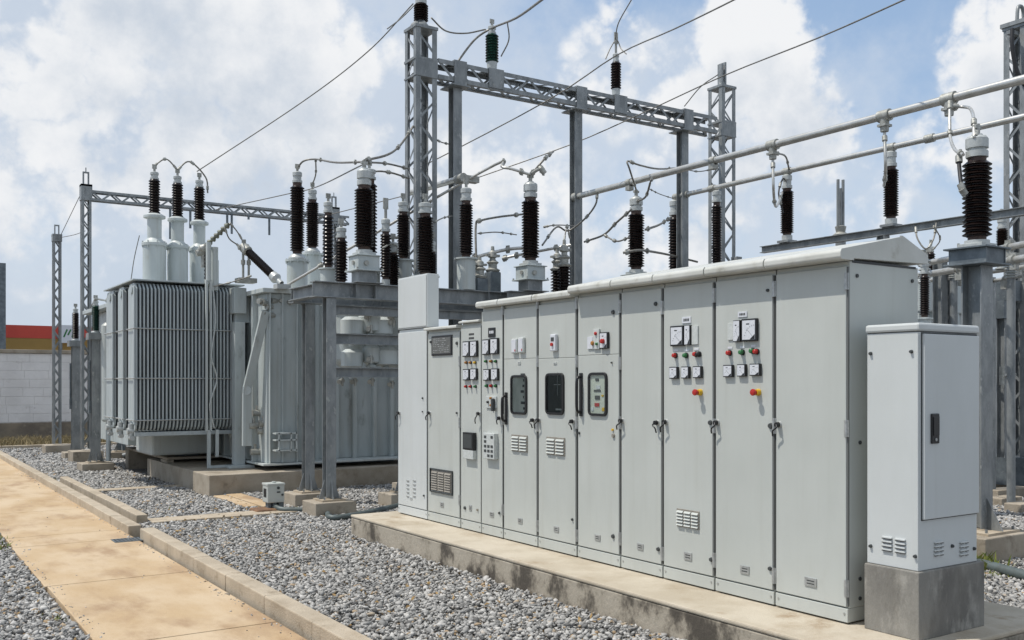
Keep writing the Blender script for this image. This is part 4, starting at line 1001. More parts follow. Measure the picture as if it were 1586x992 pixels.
wire('ground_conduit', [(c.x-.02,c.y-.1,.09),(c.x+.06,c.y-.30,.06),(c.x+.5,c.y-.62,.055),(e.x-.3,e.y+.0,.055),(e.x+.2,e.y+.12,.055),(e.x+1.2,e.y+.75,.055),(e.x+2.2,e.y+1.2,.05)], .038, 'grey conduit pipe curving over the gravel from the junction box', 'conduit', CABLE)
g0 = at_z(1500, 872, .05); g1 = at_z(1586, 892, .05)
wire('ground_conduit', [g0+Vector((-.4,.35,0)), g0, (g0+g1)/2+Vector((0,0,.01)), g1, g1+(g1-g0)*1.0], .055, 'dark conduit pipe lying on the gravel right of the kiosk block', 'conduit', CABLE)

# ------------------------------------------------------------------ left background: small gantry, masts, insulator posts
GY2 = 24.2
t = thing('gantry', 'slender far gantry with a long trussed beam behind the turrets', 'gantry', (7, GY2, 0))
for px, pyt in ((133, 290), (517, 325)):
    c = at_y(px, pyt, GY2)
    lattice(t, c.x, GY2, .30, c.z, .21, .24, leg=.055, br=.03)
    MB().cbox((c.x,GY2),.24,.24,c.z-.32,c.z+.045).build('collar', GALV, t)
    MB().box(c.x-.07,c.x-.04,GY2-.03,GY2+.03,c.z+.05,c.z+.32).box(c.x+.04,c.x+.07,GY2-.03,GY2+.03,c.z+.05,c.z+.32).box(c.x-.07,c.x+.07,GY2-.03,GY2+.03,c.z+.32,c.z+.35).cyl((c.x,GY2,c.z+.35),(c.x,GY2,c.z+.45),.012,n=6).build('spire', GALV, t)
    footing(t, c.x, GY2, .66, .66, .26)
    if px == 133: xa, zA_, M2 = c.x+.105, c.z, Vector((c.x,GY2,c.z))
    else: xb = c.x-.105
truss_x(t, xa, xb+.5, GY2, 6.06, 6.30, .22, .055)
k = MB()
for px, l in ((262,.75),(293,.45),(350,.35),(357,.5),(383,.1),(415,.45)):
    c = at_y(px, 300, GY2); k.cut().cyl((c.x,GY2-.1,6.06),(c.x,GY2-.1,6.06-l),.028,n=6)
k.each('hanging_rod', GALVD, t)
c = at_z(80, 703, 0)
t = thing('lattice_mast', 'lone thin lattice mast nearest the whitewashed wall', 'mast', (c.x+.15, c.y+.2, 0))
mz = P(90, 365, c.y/(CA+.4687*SA)).z
lattice(t, c.x+.15, c.y+.2, .24, mz, .20, .24, leg=.05, br=.03)
MB().cbox((c.x+.15,c.y+.2),.225,.225,mz-.14,mz+.04).box(c.x+.09,c.x+.115,c.y+.17,c.y+.23,mz+.05,mz+.27).box(c.x+.185,c.x+.21,c.y+.17,c.y+.23,mz+.05,mz+.27).box(c.x+.09,c.x+.21,c.y+.17,c.y+.23,mz+.27,mz+.30).build('spire', GALV, t)
footing(t, c.x+.15, c.y+.2, .62, .62, .22); MAST = Vector((c.x+.15, c.y+.2, mz))
def insmast(px, pyb, w, pyp0, pyp1, pyc, label, m, fw):
    c = at_z(px, pyb, 0); y = c.y+fw*.4; q = at_y(px, pyb, y); x = q.x
    t = thing('insulator_post', label, 'insulator', (x,y,0), 'insulator posts at the far gravel edge')
    dd = y/(CA-(px-CX)/F*SA); zz = lambda py: P(px,py,dd).z
    hcol(MB(), x, y, .22, zz(pyp1)-.16, w, w*1.1, .012).build('post', GALV, t)
    footing(t, x, y, fw, fw, .17); baseplate(t, x, y, .17, fw*.55, .25, w*.5)
    MB().cbox((x,y),w*1.9,w*1.9,zz(pyp1)-.158,zz(pyp1)-.02).build('head_bracket', GALV, t)
    MB().lathe((x,y,zz(pyp1)-.02),[(.09,0),(.09,.03),(.07,.05),(0,.05)],14).build('base_flange', CAPW, t)
    insulator(t, x, y, zz(pyp1)+.03, zz(pyp0), .085, 13, .06, .1, m, neck=False, term=.1)
    MB().box(x-w*.5-.05,x-w*.5,y-.05,y+.05,1.2,1.45).cyl((x-w*.5-.03,y,1.45),(x-w*.5-.03,y,2.3),.02,n=6).build('drive_box', GALVD, t)
    return Vector((x,y,zz(pyp0)+.2))
IP1 = insmast(148, 731, .17, 474, 515, 462, 'nearest small insulator post with a green-tinted skirt on its own footing', PORCG, .62)
IP2 = insmast(117, 712, .17, 485, 527, 475, 'small insulator post between the two lattice masts', PORC, .55)
c = at_z(190, 712, 0)
t = thing('pipe_stand', 'short steel stand on a footing below the radiator corner', 'stand', (c.x,c.y+.2,0))
footing(t, c.x, c.y+.2, .62, .5, .18); hcol(MB(), c.x, c.y+.2, .21, .95, .14, .14, .012).build('post', GALVD, t); baseplate(t, c.x, c.y+.2, .18, .36, .2, .07)
# clutter under the radiators
random.seed(3)
for i,(px,py,l) in enumerate(((205,700,'loose steel pipe end and valve lying beyond the radiator stand'),(222,706,'bent grey pipe lying in front of the far plinth'))):
    c = at_z(px, py, .1); wire('loose_pipe', [c+Vector((-.4,.3,.0)), c+Vector((0,.1,.08)), c+Vector((.3,-.15,.0)), c+Vector((.7,-.2,.02))], .05, l, 'pipe', GALV)
# far steel post beyond the wall
c = P(-3, 500, 42)
tag(MB().box(c.x-.28,c.x+.28,c.y-.2,c.y+.2,0,P(2,408,42).z).build('steel_post', GALVD, None, 0, (c.x,c.y,0)), 'dark steel post cut by the left picture edge above the wall', 'post')

# ------------------------------------------------------------------ walls, fence, building, trees
WY = 33.5
t = thing('boundary_wall', 'whitewashed blockwork boundary wall at the far end of the path', 'wall', (5, WY, 0))
m = MB(); rows = 8; bh = (2.74-.60)/rows
for r_ in range(rows):
    x = -14-(r_%2)*.3
    while x < 17:
        w = .78+random.uniform(-.2,.12); m.box(x, x+w-.004, WY+random.uniform(0,.005), WY+.2, .60+r_*bh, .60+(r_+1)*bh-.004); x += w
m.build('blockwork', WALLW, t, .006)
MB().box(-14,17,WY+.02,WY+.19,.58,2.74).build('mortar', mat('mortar',(.66,.64,.62),(.50,.48,.46),6,.95), t)
MB().box(-14,17,WY-.06,WY+.26,2.745,2.86).build('coping', CONC, t, .01)
MB().box(-14,17,WY-.05,WY+.3,-.1,.58).build('base_course', SOILW, t, .02)
t = thing('boundary_wall', 'sunlit side wall glimpsed between the steel columns at the right edge', 'wall', (24, 15, 0))
MB().box(24,24.2,-5,33.7,-.1,2.9).build('blockwork', WALLW, t); MB().box(23.94,24.26,-5,33.76,2.902,3.02).build('coping', CONC, t, .01); MB().box(23.95,24,-5,33.7,-.1,.45).build('base_course', SOILW, t)
# dry grass strip and weeds
def grassmesh(name, m, spots, hmax, label=None):
    v = []; f = []
    for (x,y,n,sp,hh) in spots:
        for _ in range(n):
            gx, gy = x+random.gauss(0,sp[0]), y+random.gauss(0,sp[1]); a = random.uniform(0,6.28); h = hh*random.uniform(.4,1); w = .010*random.uniform(.6,1.4)*(1+hh)
            lx, ly = random.gauss(0,.4)*h, random.gauss(0,.4)*h; o = len(v)
            v += [(gx-math.cos(a)*w,gy-math.sin(a)*w,0),(gx+math.cos(a)*w,gy+math.sin(a)*w,0),(gx+lx*.4+math.cos(a)*w*.7,gy+ly*.4+math.sin(a)*w*.7,h*.6),(gx+lx,gy+ly,h)]
            f += [(o,o+1,o+2),(o,o+2,o+3)]
    me = bpy.data.meshes.new(name); me.from_pydata(v,[],f); me.materials.append(m); ob = bpy.data.objects.new(name, me); COL.objects.link(ob); ob['kind'] = 'stuff'
    ob['label'] = label; return ob
grassmesh('dry_grass', DRYG, [(x, 31.6, 260, (.5,.7), .30) for x in np.arange(-6,9,.5)], .3, 'dry straw-coloured grass strip along the foot of the far wall')
wd = [(at_z(px,py,0).x, at_z(px,py,0).y, n, (.05,.12), h) for px,py,n,h in ((-8,840,60,.10),(4,850,40,.08),(505,795,60,.10),(530,797,50,.09),(468,795,30,.07),(1515,885,60,.16),(1530,892,70,.06),(1560,893,80,.05),(1580,895,60,.05),(240,715,30,.08),(80,745,30,.06),(258,790,20,.05),(78,960,20,.06),(1520,880,60,.2))]
grassmesh('weeds', mat('weed_green',(.10,.15,.03),(.20,.20,.04),20,.8), wd, .1, 'small green and yellow weeds growing in the gravel')
# mesh fence before the far wall
t = thing('wire_fence', 'low thin wire mesh fence standing in front of the far whitewashed wall', 'fence', (0, 32.6, 0))
m = MB()
for z in np.linspace(.55, 1.65, 6): m.box(-9, 2.95, 32.598, 32.602, z, z+.012)
for x in np.arange(-9, 2.95, .22): m.box(x, x+.010, 32.599, 32.603, .5, 1.66)
m.build('mesh', GALV, t)
for x in (-6, -3, 0, 2.95): MB().box(x-.03,x+.03,32.604,32.66,0,1.85).build('post', GALVD, t)
# far building with coloured fascia
by = 50
t = thing('far_building', 'low far building with a red band over an ochre band beyond the wall', 'building', (8, 54, 0))
zr = P(0,503,by/(CA+.5287*SA)).z; zm = P(0,523,by/(CA+.5287*SA)).z
MB().box(-30, 30, by+.1, by+12, 0, zr-.05).build('wall', WALLW, t)
MB().box(-30.1, 30.1, by, by+12, zm, zr).build('red_fascia', FASR, t); MB().box(-30.1, 30.1, by+.02, by+12, zm-1.1, zm-.003).build('ochre_fascia', FASY, t)
c = P(111,530,44); 
t = thing('sign_board', 'small white sign with green marks before the red fascia between the masts', 'sign', (c.x, by-.3, 0))
c = at_y(111,518,by-.3); MB().box(c.x-.5,c.x+.5,by-.34,by-.3,c.z-.42,c.z+.42).build('board', WHITEP, t)
k = MB()
for i in range(4): k.bar((c.x-.35+i*.18,by-.345,c.z-.15+.1*(i%2)),(c.x-.2+i*.16,by-.345,c.z+.22),.07,.004,(0,1,0))
k.build('green_marks', GREEN, t); MB().cut().box(c.x-.45,c.x-.40,by-.3,by-.25,0,c.z-.4).cut().box(c.x+.40,c.x+.45,by-.3,by-.25,0,c.z-.4).each('leg', GALVD, t)
def tree(x, y, h, r, label, n=2600):
    t = thing('tree', label, 'tree', (x,y,0), 'trees beyond the right wall')
    m = MB().cyl((x,y,0),(x+.1,y,h*.5),.16,.10,10)
    cl = []
    for i in range(14):
        a = random.uniform(0,6.28); rr = r*random.uniform(.2,.8); q = Vector((x+math.cos(a)*rr, y+math.sin(a)*rr, h*.55+random.uniform(-.1,.45)*h)); cl.append((q, r*random.uniform(.25,.45)))
        m.cyl((x+.05,y,h*random.uniform(.3,.5)), q, .05, .015, 6)
    m.build('trunk', BARK, t)
    v = []; f = []
    for _ in range(n):
        q, s_ = random.choice(cl); p = q+Vector((random.gauss(0,1),random.gauss(0,1),random.gauss(0,.8)))*s_*.55
        a = Vector((random.gauss(0,1),random.gauss(0,1),random.gauss(0,1))).normalized(); b = a.orthogonal().normalized(); w = random.uniform(.06,.12); o = len(v)
        v += [p-a*w*1.6, p+b*w*.6, p+a*w*1.6, p-b*w*.6]; f.append((o,o+1,o+2,o+3))
    me = bpy.data.meshes.new('crown'); me.from_pydata([tuple(q-Vector((x,y,0))) for q in v],[],f); me.materials.append(LEAF); ob = bpy.data.objects.new('crown', me); COL.objects.link(ob); ob.parent = t
tree(27, 15.6, 4.3, 1.8, 'low green tree showing over the side wall beside the near steel column')
tree(29, 12.5, 4.8, 2.0, 'taller green tree over the side wall at the right picture edge')
tree(30, 19.5, 4.2, 1.8, 'low green tree over the side wall behind the grey right-hand transformer')

# ------------------------------------------------------------------ right background yard
t = thing('transformer', 'grey transformer glimpsed between the end cabinet and the near steel column', 'transformer', (18.6, 12.5, 0))
c0, c1 = P(1432,440,20), P(1530,440,20)
MB().box(17.0,20.4,11.2,13.4,.3,3.2).build('tank', TANK, t, .01); MB().box(16.9,20.5,11.1,13.5,3.202,3.85).build('conservator', TANK, t, .03)
k = MB()
for x in np.arange(17.1,20.4,.42): k.cut().box(x-.02,x+.02,11.1,11.2,.3,3.2)
for y in np.arange(11.3,13.3,.4): k.cut().box(16.92,17.0,y-.02,y+.02,.3,3.2)
k.each('stiffener', TANK, t)
MB().box(16.8,20.6,11.0,13.6,-.05,.3).build('plinth_block', CONC, t)
for x, y in ((17.4,12.0),(18.4,12.0),(19.4,12.0)): bushing(t, x, y, 3.852, 4.0, .12, 4.55, .09, 9, .06, .12)
c = P(1432, 480, 13.2)
I1430 = postins('post_insulator', 'dark insulator tucked against the back edge of the end cabinet', c.x, c.y, 0, P(1432,492,13.2).z, P(1432,425,13.2).z, .065, 15, pot=True, grp='right yard insulators')
c = P(1552, 420, 14.6)
I1552 = postins('post_insulator', 'small brown insulator right of the large near insulator', c.x, c.y, 3.55, P(1552,384,14.6).z, P(1552,355,14.6).z, .085, 9, pot=False, grp='right yard insulators')
# tower and bracket post at the right edge, on the raised block
bx0 = P(1547, 708, 16.3)
t = thing('equipment_skid', 'raised grey steel skid carrying the tower foot at the right edge', 'skid', (bx0.x+1.2, bx0.y, 0))
MB().box(bx0.x,bx0.x+3.2,bx0.y-2.2,bx0.y+.8,.12,.6).build('skid_frame', GALVD, t, .01); MB().box(bx0.x+.1,bx0.x+3,bx0.y-2.0,bx0.y+.6,-.02,.118).build('skid_runner', CONC, t); keep(bx0.x,bx0.x+3.2,bx0.y-2.2,bx0.y+.8)
k = MB(); random.seed(5)
for i in range(22):
    x = bx0.x+random.uniform(.05,1.6); z = random.uniform(.2,.55); k.cyl((x,bx0.y-2.2,z),(x,bx0.y-2.215,z),random.uniform(.012,.03),n=8)
k.build('bolt_hole', BLACK, t)
c = P(1581, 500, 16.3)
t = thing('lattice_mast', 'tall lattice tower cut by the right picture edge with a black cable on it', 'mast', (c.x, c.y, .6))
ztw = P(1581, 48, 16.3).z
lattice(t, c.x, c.y, .602, ztw, .38, .38, leg=.10, br=.04)
MB().cbox((c.x,c.y),.46,.46,ztw+.052,ztw+.12).box(c.x-.35,c.x-.1,c.y-.05,c.y+.05,ztw-.12,ztw-.06).build('head_bracket', GALV, t)
MB().tube(curve_pts([(c.x-.12,c.y,ztw+.12),(c.x-.08,c.y,ztw+.38),(c.x+.06,c.y,ztw+.38),(c.x+.1,c.y,ztw+.12)],16),.03,8).build('lifting_eye', GALV, t)
wire('tower_cable', [(c.x-.35,c.y-.05,ztw-.05),(c.x-.37,c.y-.06,ztw-.35),(c.x-.30,c.y-.1,ztw-.75),(c.x-.18,c.y-.2,ztw-1.05)], .035, 'black cable hooked from the bracket at the top of the right tower', m=RUBBER)
wire('tower_cable', [(c.x+.02,c.y-.25,ztw-1.0),(c.x-.02,c.y-.27,ztw-1.6),(c.x+.02,c.y-.28,3.5),(c.x+.05,c.y-.27,2.4),(c.x-.10,c.y-.3,1.6),(c.x+.05,c.y-.3,.75)], .055, 'thick black cable bundle running down the face of the right tower', m=RUBBER)
c = P(1553, 600, 16.0)
t = thing('bracket_post', 'galvanised post with a boxed bracket beside the right tower', 'post', (c.x, c.y, .6))
hcol(MB(), c.x, c.y, .602, P(1553,470,16).z, .13, .14, .01).build('post', GALV, t)
q = P(1553,455,16); MB().box(c.x-.02,c.x+.40,c.y-.12,c.y+.12,q.z-.12,q.z+.22).box(c.x-.14,c.x+.1,c.y-.1,c.y+.1,q.z-.42,q.z-.13).build('bracket', GALVD, t, .004)
MB().cyl((c.x-.2,c.y-.1,1.95),(c.x+.2,c.y-.1,1.98),.025,n=8).cyl((c.x-.2,c.y-.1,1.8),(c.x-.2,c.y-.1,2.1),.04,n=8).build('switch_arm', CASTM, t)
# low busbars on the right
for i,(pa, pb_, d0, d1, r_, l) in enumerate((
    ((1425,410),(1590,378),15.5,12.5,.045,'upper of the thin low busbars behind the near steel column'),
    ((1420,428),(1600,398),15.0,12.2,.05,'pale middle low busbar behind the near steel column'),
    ((1424,437),(1600,412),16.5,14.0,.035,'thin lower busbar just above the grey right-hand transformer'),
    ((1530,437),(1600,424),15.5,13.5,.03,'lowest thin busbar between the near column and the tower'))):
    A, B = P(*pa, d0), P(*pb_, d1); B = B+(B-A)*.2
    t = thing('low_busbar', l, 'busbar', A, 'low busbars at the right')
    MB().cyl(A, B, r_, n=12).build('tube', ALU, t)
    q = A+(B-A)*.72; MB().cyl(q-(B-A)*.012, q+(B-A)*.012, r_*1.5, n=12).box(q.x-.04,q.x+.04,q.y-.04,q.y+.04,q.z-.13,q.z+.09).build('clamp', CASTM, t)
    q = A+(B-A)*.35; MB().cyl(q-(B-A)*.01, q+(B-A)*.01, r_*1.6, n=12).box(q.x-.05,q.x+.05,q.y-.05,q.y+.05,q.z-.16,q.z-.03).build('clamp', CASTM, t)
for px, pyt, d, l in ((1456,400,15.6,'thin lattice stub right of the end cabinet under the low busbars'),(1535,430,15.2,'thin galvanised post just right of the near column')):
    c = P(px, pyt, d); t = thing('busbar_post', l, 'post', (c.x,c.y,0))
    if px == 1456:
        lattice(t, c.x+.25, c.y, 0, c.z-.25, .16, .16, leg=.04, br=.02); hcol(MB(), c.x, c.y, 0, c.z, .16, .16, .012).build('post', GALV, t)
    else: hcol(MB(), c.x, c.y, 0, c.z, .10, .10, .01).build('post', GALV, t)
for px, pyb, pyt, d, l in ((1432,440,396,13.6,'pale ribbed insulator behind the roof peak at the back of the end cabinet'),(1477,432,408,15.5,'stubby pale insulator left of the near column under the low busbars'),(1566,432,402,14.0,'stubby pale insulator between the near column and the right tower')):
    b_, e_ = P(px,pyb,d), P(px,pyt,d)
    t = thing('busbar_support', l, 'insulator', (b_.x,b_.y,0), 'pale busbar supports at the right')
    MB().cyl((b_.x,b_.y,.02),(b_.x,b_.y,b_.z),.06,n=12).build('post', GALV, t)
    MB().sheds((b_.x,b_.y,b_.z+.002), .085, e_.z-b_.z-.05, 6).build('porcelain', CAPW, t); MB().cyl((b_.x,b_.y,e_.z-.048),(b_.x,b_.y,e_.z+.04),.045,n=10).box(b_.x-.03,b_.x+.03,b_.y-.12,b_.y+.12,e_.z+.04,e_.z+.08).build('cap', CASTM, t)
random.seed(11)
for i,(px,py,w,l) in enumerate(((1556,778,.28,'low concrete block in the gravel below the right skid'),(1583,790,.22,'pale square concrete stub at the right picture edge'),(1562,768,.5,'long concrete kerb piece under the skid'))):
    c = at_z(px, py, .05); keep(c.x-w,c.x+w,c.y-.2,c.y+.2)
    tag(MB().box(c.x-w,c.x+w,c.y-.12,c.y+.14,-.03,.13+.02*i).build('concrete_block', CONC, None, .012, (c.x,c.y,0)), l, 'block')

# ------------------------------------------------------------------ conductors and jumpers
up = Vector((0,0,1))
def W(name, pts, r, label, **k):
    pts = [P(*q) if isinstance(q, tuple) else q for q in pts]
    if label.startswith(('long thin conductor passing', 'thick conductor')):      # these run on past the yard
        e = (pts[-1]-pts[-2]).normalized(); pts += [pts[-1]+e*9, pts[-1]+e*24]
    return wire(name, pts, r*.82, label, **k)
W('overhead_conductor', [(305,266,18.4),(470,157,17.6),(570,80,16.8),(640,6,15.9)], .012, 'long conductor from the pale turrets up to the tall lattice column top', n=30)
W('overhead_conductor', [(600,45,15.0),(622,28,15.5),(648,2,15.8)], .012, 'short loose strand beside the top of the tall lattice column')
W('overhead_conductor', [(706,100,16.0),(735,62,16.3),(762,44,16.5),(800,28,15.0),(842,-2,13),(900,-45,10.5)], .022, 'thick conductor sweeping over the green gantry insulator', n=30)
W('overhead_conductor', [(668,28,15.7),(690,48,16),(720,52,16.2),(752,46,16.4)], .016, 'slack jumper from the lattice column to the green gantry insulator')
W('overhead_conductor', [(786,36,16.4),(788,62,16.5),(776,88,16.6)], .014, 'loose tail hanging right of the green gantry insulator')
W('overhead_conductor', [(640,262,18.5),(676,247,18),(850,155,16.6),(955,86,15.6),(1045,45,13.6),(1145,-4,11.5),(1250,-60,9.5)], .013, 'long thin conductor passing by the rod of the brown gantry insulator', n=36)
W('overhead_conductor', [(727,280,19),(882,225,18.2),(990,178,17.4),(1120,118,15.8),(1270,58,13),(1405,-2,11),(1500,-45,9.5)], .013, 'long thin conductor passing the spire of the right lattice column', n=36)
W('overhead_conductor', [(1060,165,19),(1085,135,18.4),(1112,116,17.6)], .012, 'short stay wire rising from the gantry beam to the right spire')
W('overhead_conductor', [(953,62,18.06),(958,36,17.8),(978,0,17)], .013, 'curved wire rising from the long rod on the gantry beam')
W('overhead_conductor', [(938,92,18),(946,74,18.05),(955,62,18.06),(962,76,18),(970,84,17.8)], .013, 'short bridle on the long rod of the brown gantry insulator')
W('jumper', [TB[0], (TB[0]+TB[1])/2+Vector((0,0,.16)), TB[1]], .016, 'arched jumper joining the first and second pale turret bushings', n=16)
W('jumper', [TB[1], TB[1]*.45+TB[2]*.55+Vector((0,0,.2)), TB[2]+Vector((.12,0,-.05)), TB[2]+Vector((.16,0,-.35))], .018, 'arched jumper hooked over the third pale turret bushing', n=20)
tA_, tB_ = Vector((6.38,16.62,5.78)), Vector((7.22,18.0,5.78))
W('jumper', [tA_-up*.1, P(470,250,17.2), P(489,247,17.0), P(520,252,15.5), CT1+Vector((0,0,-.02))], .02, 'jumper arching from the tallest tank bushing to the boxed insulator', n=30)
W('jumper', [P(489,248,17.0), P(489,270,18), tB_-up*.06], .016, 'short dropper onto the second tank bushing')
W('jumper', [CT1, P(600,240,14.4), P(620,225,15), P(640,196,15.6)], .022, 'heavy jumper from the boxed insulator up to the lattice column', n=20)
W('jumper', [CT1+Vector((.04,0,-.02)), P(600,254,14.6), P(634,262,15.5)], .018, 'slack jumper from the boxed insulator straight across to the lattice column', n=16)
W('jumper', [P(573,275,15.0), P(582,266,15.1), P(606,268,15.3), P(634,277,15.6)], .018, 'lower slack jumper from the tall rear insulator to the lattice column', n=18)
W('overhead_conductor', [CT1-up*.05, P(490,290,18), P(440,302,20), P(335,325,24)], .013, 'thin conductor falling from the boxed insulator to the far gantry beam', n=30)
W('overhead_conductor', [P(490,338,24), P(585,314,22), P(632,302,19.6)], .014, 'thin conductor running from the far gantry to the short busbar', n=18)
W('jumper', [p1+Vector((.1,0,0)), P(745,267,15.6), P(780,260,15), CT2], .028, 'pale tubular jumper from the first gantry post to the square-boxed insulator', m=ALU, n=20)
W('jumper', [CT2, P(836,262,14.3), P(843,268,14.2)], .03, 'short stub horn on top of the square-boxed insulator', m=CASTM, n=10)
W('jumper', [CT2-up*.02, P(842,248,15), P(857,235,15.6)], .022, 'angled tail clamp rising right of the square-boxed insulator', n=10)
W('jumper', [CT3+up*.0, P(975,262,15.5), P(972,250,15.5), P(990,256,15.6), P(1020,262,16.5), P(1052,260,18.9)], .018, 'looped jumper from the domed insulator to the third gantry post', n=24)
W('jumper', [CT3-up*.2, P(1000,305,15.4), P(1008,280,14.4), Vector((AX,at_x(1010,270,AX).y,za-.05))], .02, 'curved dropper from the thick busbar to the domed insulator', n=16)
W('jumper', [Vector((AX,at_x(925,297,AX).y,za-.05)), P(922,318,17), P(905,340,17.2), P(880,358,17.4), P(862,352,17), P(840,380,16)], .02, 'drooping jumper from the busbar end past the second gantry post', n=28)
W('jumper', [P(826,385,16), P(800,385,16), P(770,390,16), P(717,404,15.5)], .035, 'pale low connecting tube between the two gantry posts', m=ALU, n=20)
W('jumper', [P(780,401,16.5), P(800,396,16.4), P(884,380,16)], .03, 'second pale low tube ending at the second gantry post', m=ALU, n=16)
W('jumper', [P(738,415,15.4), P(737,350,15.6), P(745,342,15.6), P(775,336,16), P(812,332,16.5)], .022, 'bent jumper rising beside the pale pot at the first gantry post', n=24)
W('jumper', [P(740,362,15.6), P(770,360,16), P(800,364,16.6)], .012, 'thin loose strand below the bent jumper between gantry posts', n=14)
W('jumper', [P(905,375,17), P(935,364,16.6), P(955,345,16.2), P(978,325,15.6)], .022, 'sagging jumper climbing to the domed insulator from the second gantry post', n=20)
W('jumper', [P(935,364,16.6), P(955,374,16.2), P(975,368,15.8)], .018, 'short slack tail below the sagging jumper', n=12)
W('jumper', [P(1000,356,15.8), P(1022,348,17), P(1040,336,19)], .024, 'short link between the domed insulator and the busbar-end insulator', n=12)
W('jumper', [P(965,392,15.7), P(990,388,15.8), P(1015,391,17), P(1040,396,18.8), P(1080,406,19.5)], .026, 'low bent arm passing behind the domed insulator', n=16)
W('jumper', [P(882,366,15.4), P(878,352,15.3), P(874,372,15.2)], .012, 'thin loop above the finger switch')
for i,(px, kk, l) in enumerate(((1197,1219,'first'),(1370,1380,'second'))):
    A = AC[i]+Vector((0,0,-.2)); Bp = BI[kk]
    W('dropper', [A, A+Vector((.02,0,-.5)), (A+Bp)/2+Vector((-.1,0,-.62)), Bp+Vector((-.12,0,-.32))], .024, f'{"curved" if i == 0 else "straight short"} dropper tube from the thick busbar to the post insulator {"at the beam end" if i == 0 else "above the roof peak"}', m=ALU, n=18)
W('jumper', [P(1006,293,15.6), P(1022,301,17), P(1043,308,19)], .010, 'thin strand linking the domed insulator to the free end of the thinner busbar', n=10)
W('jumper', [P(1058,262,18.9), P(1082,266,19.2), P(1106,262,19.4)], .012, 'thin strand from the third gantry post to the right lattice column', n=12)
W('jumper', [P(672,213,15.8), P(682,220,15.9), P(697,224,16.1)], .012, 'short thin strand between the tall lattice column and the first gantry post', n=10)
W('jumper', [P(590,364,14.8), P(604,369,15.1), P(620,368,15.4)], .012, 'thin strand from the pale-rodded arrester to the potted insulator', n=10)
W('jumper', [P(592,385,14.7), P(604,379,14.8), P(614,381,14.9), P(615,388,14.9), P(611,391,14.9)], .010, 'tiny hooked strand right of the dark conical arrester', n=14)
W('jumper', [P(672,345,14.5), P(686,338,15), P(700,335,16)], .012, 'thin strand from the lattice-front insulator to the first gantry post', n=10)
W('jumper', [P(1446,350,13.4), P(1456,372,13.6), P(1440,392,13.7)], .010, 'thin bent wire hanging right of the roof peak under the beam', n=12)
W('jumper', [P(842,352,15.4), P(862,349,15.6), P(889,350,17.2)], .012, 'thin straight strand from the square-boxed insulator to the second gantry post', n=10)
A = AC[0]+Vector((.05,0,-.1)); W('dropper', [A, P(1205,238,14.5), P(1217,243,15.8), P(1222,262,16.8)], .018, 'small bent link from the thick busbar clamp to the thinner busbar', n=12)
W('dropper', [P(1471,158,11.05), P(1471,190,10.95), P(1472,214,10.8), P(1479,232,10.5), P(1492,240,10.22)], .022, 'pale bent tube from the thick busbar to the side of the large near insulator', m=ALU, n=24)
W('dropper', [P(1485,240,10.35), P(1486,262,10.3), P(1490,292,10.2), P(1497,304,10.2)], .026, 'black sleeve hanging beside the large near insulator', m=RUBBER, n=10)
W('dropper', [P(1474,165,11.05), P(1492,166,11.0), P(1503,169,10.8), P(1508,184,10.4), P(1509,214,10.22), CT4-up*.06], .022, 'pale elbow tube dropping onto the large near insulator cap', m=ALU, n=28)
W('dropper', [P(1217,280,16.8), P(1212,278,16.6), P(1206,300,16.4), P(1213,330,16.4)], .018, 'dark tail wire left of the post insulator at the beam end', m=RUBBER, n=12)
W('dropper', [P(1418,352,13.6), P(1421,370,13.5), P(1434,386,13.4), P(1446,370,13.4), P(1450,346,13.6)], .014, 'looped wire under the beam right of the roof peak', n=18)
W('jumper', [(388,428,16.6),(360,437,16.7),(330,444,16.8)], .012, 'thin wire from the arrester stand across the radiator top')
W('jumper', [q1, P(365,356,16.8), P(374,370,16.9), p0], .014, 'upper thin loop from the insulator string to the leaning arrester', n=14)
W('jumper', [P(348,352,16.7), P(355,370,16.8), P(368,380,16.9), p0+Vector((-.05,0,-.05))], .014, 'lower thin loop from the insulator string to the leaning arrester', n=14)
W('guy_wire', [(203,433,18.4),(208,400,18.4),(216,365,18.4)], .010, 'thin guy wire rising left of the pale turrets', n=8)
W('guy_wire', [M2+Vector((-.1,0,-.15)), MAST+Vector((.1,0,.05))], .010, 'thin wire sloping between the far gantry and the lone mast')
W('guy_wire', [MAST+Vector((.1,0,-.02)), P(115,364,23.5), P(132,358,22.5)], .010, 'slack wire loop at the head of the lone mast')
W('jumper', [IP1-up*.05, P(165,466,20.3), P(180,466,20.4)], .025, 'short tube from the green-tinted insulator post to the radiators', m=ALU)
W('jumper', [P(140,478,21), P(146,466,20.2), IP1-up*.06], .014, 'short jumper left of the green-tinted insulator post')

# ------------------------------------------------------------------ loose crushed stone
def stones():
    out = []
    N = 1280000
    x = rng.uniform(-3, 17, N); y = rng.uniform(2.5, 31, N)
    dep = x*SA+y*CA; lat = x*CA-y*SA
    px = CX+F*lat/np.maximum(dep,.1); py = HY+F*H/np.maximum(dep,.1)
    ok = (dep > 4) & (px > -420) & (px < 1690) & (py < 1080)
    ok &= ~((px > 640) & (px < 1470) & (y > 5) & (x > 5.4) )
    dens = np.where(dep < 13, 1.0, np.where(dep < 18, .62, np.where(dep < 24, .40, .25)))
    ok &= rng.uniform(0,1,N) < dens
    for a,b,c,d in EXC: ok &= ~((x > a) & (x < b) & (y > c) & (y < d))
    ok &= y < 29.7
    return x[ok], y[ok], dep[ok]
def strays(n):
    y = rng.uniform(5, 22, n); k = rng.uniform(0,1,n)
    x = np.where(k < .45, 2.55-np.abs(rng.normal(0,.05,n)), np.where(k < .93, 1.31+np.abs(rng.normal(0,.06,n)), rng.uniform(1.35,2.5,n)))
    return x, y
sx_, sy_, sd_ = stones()
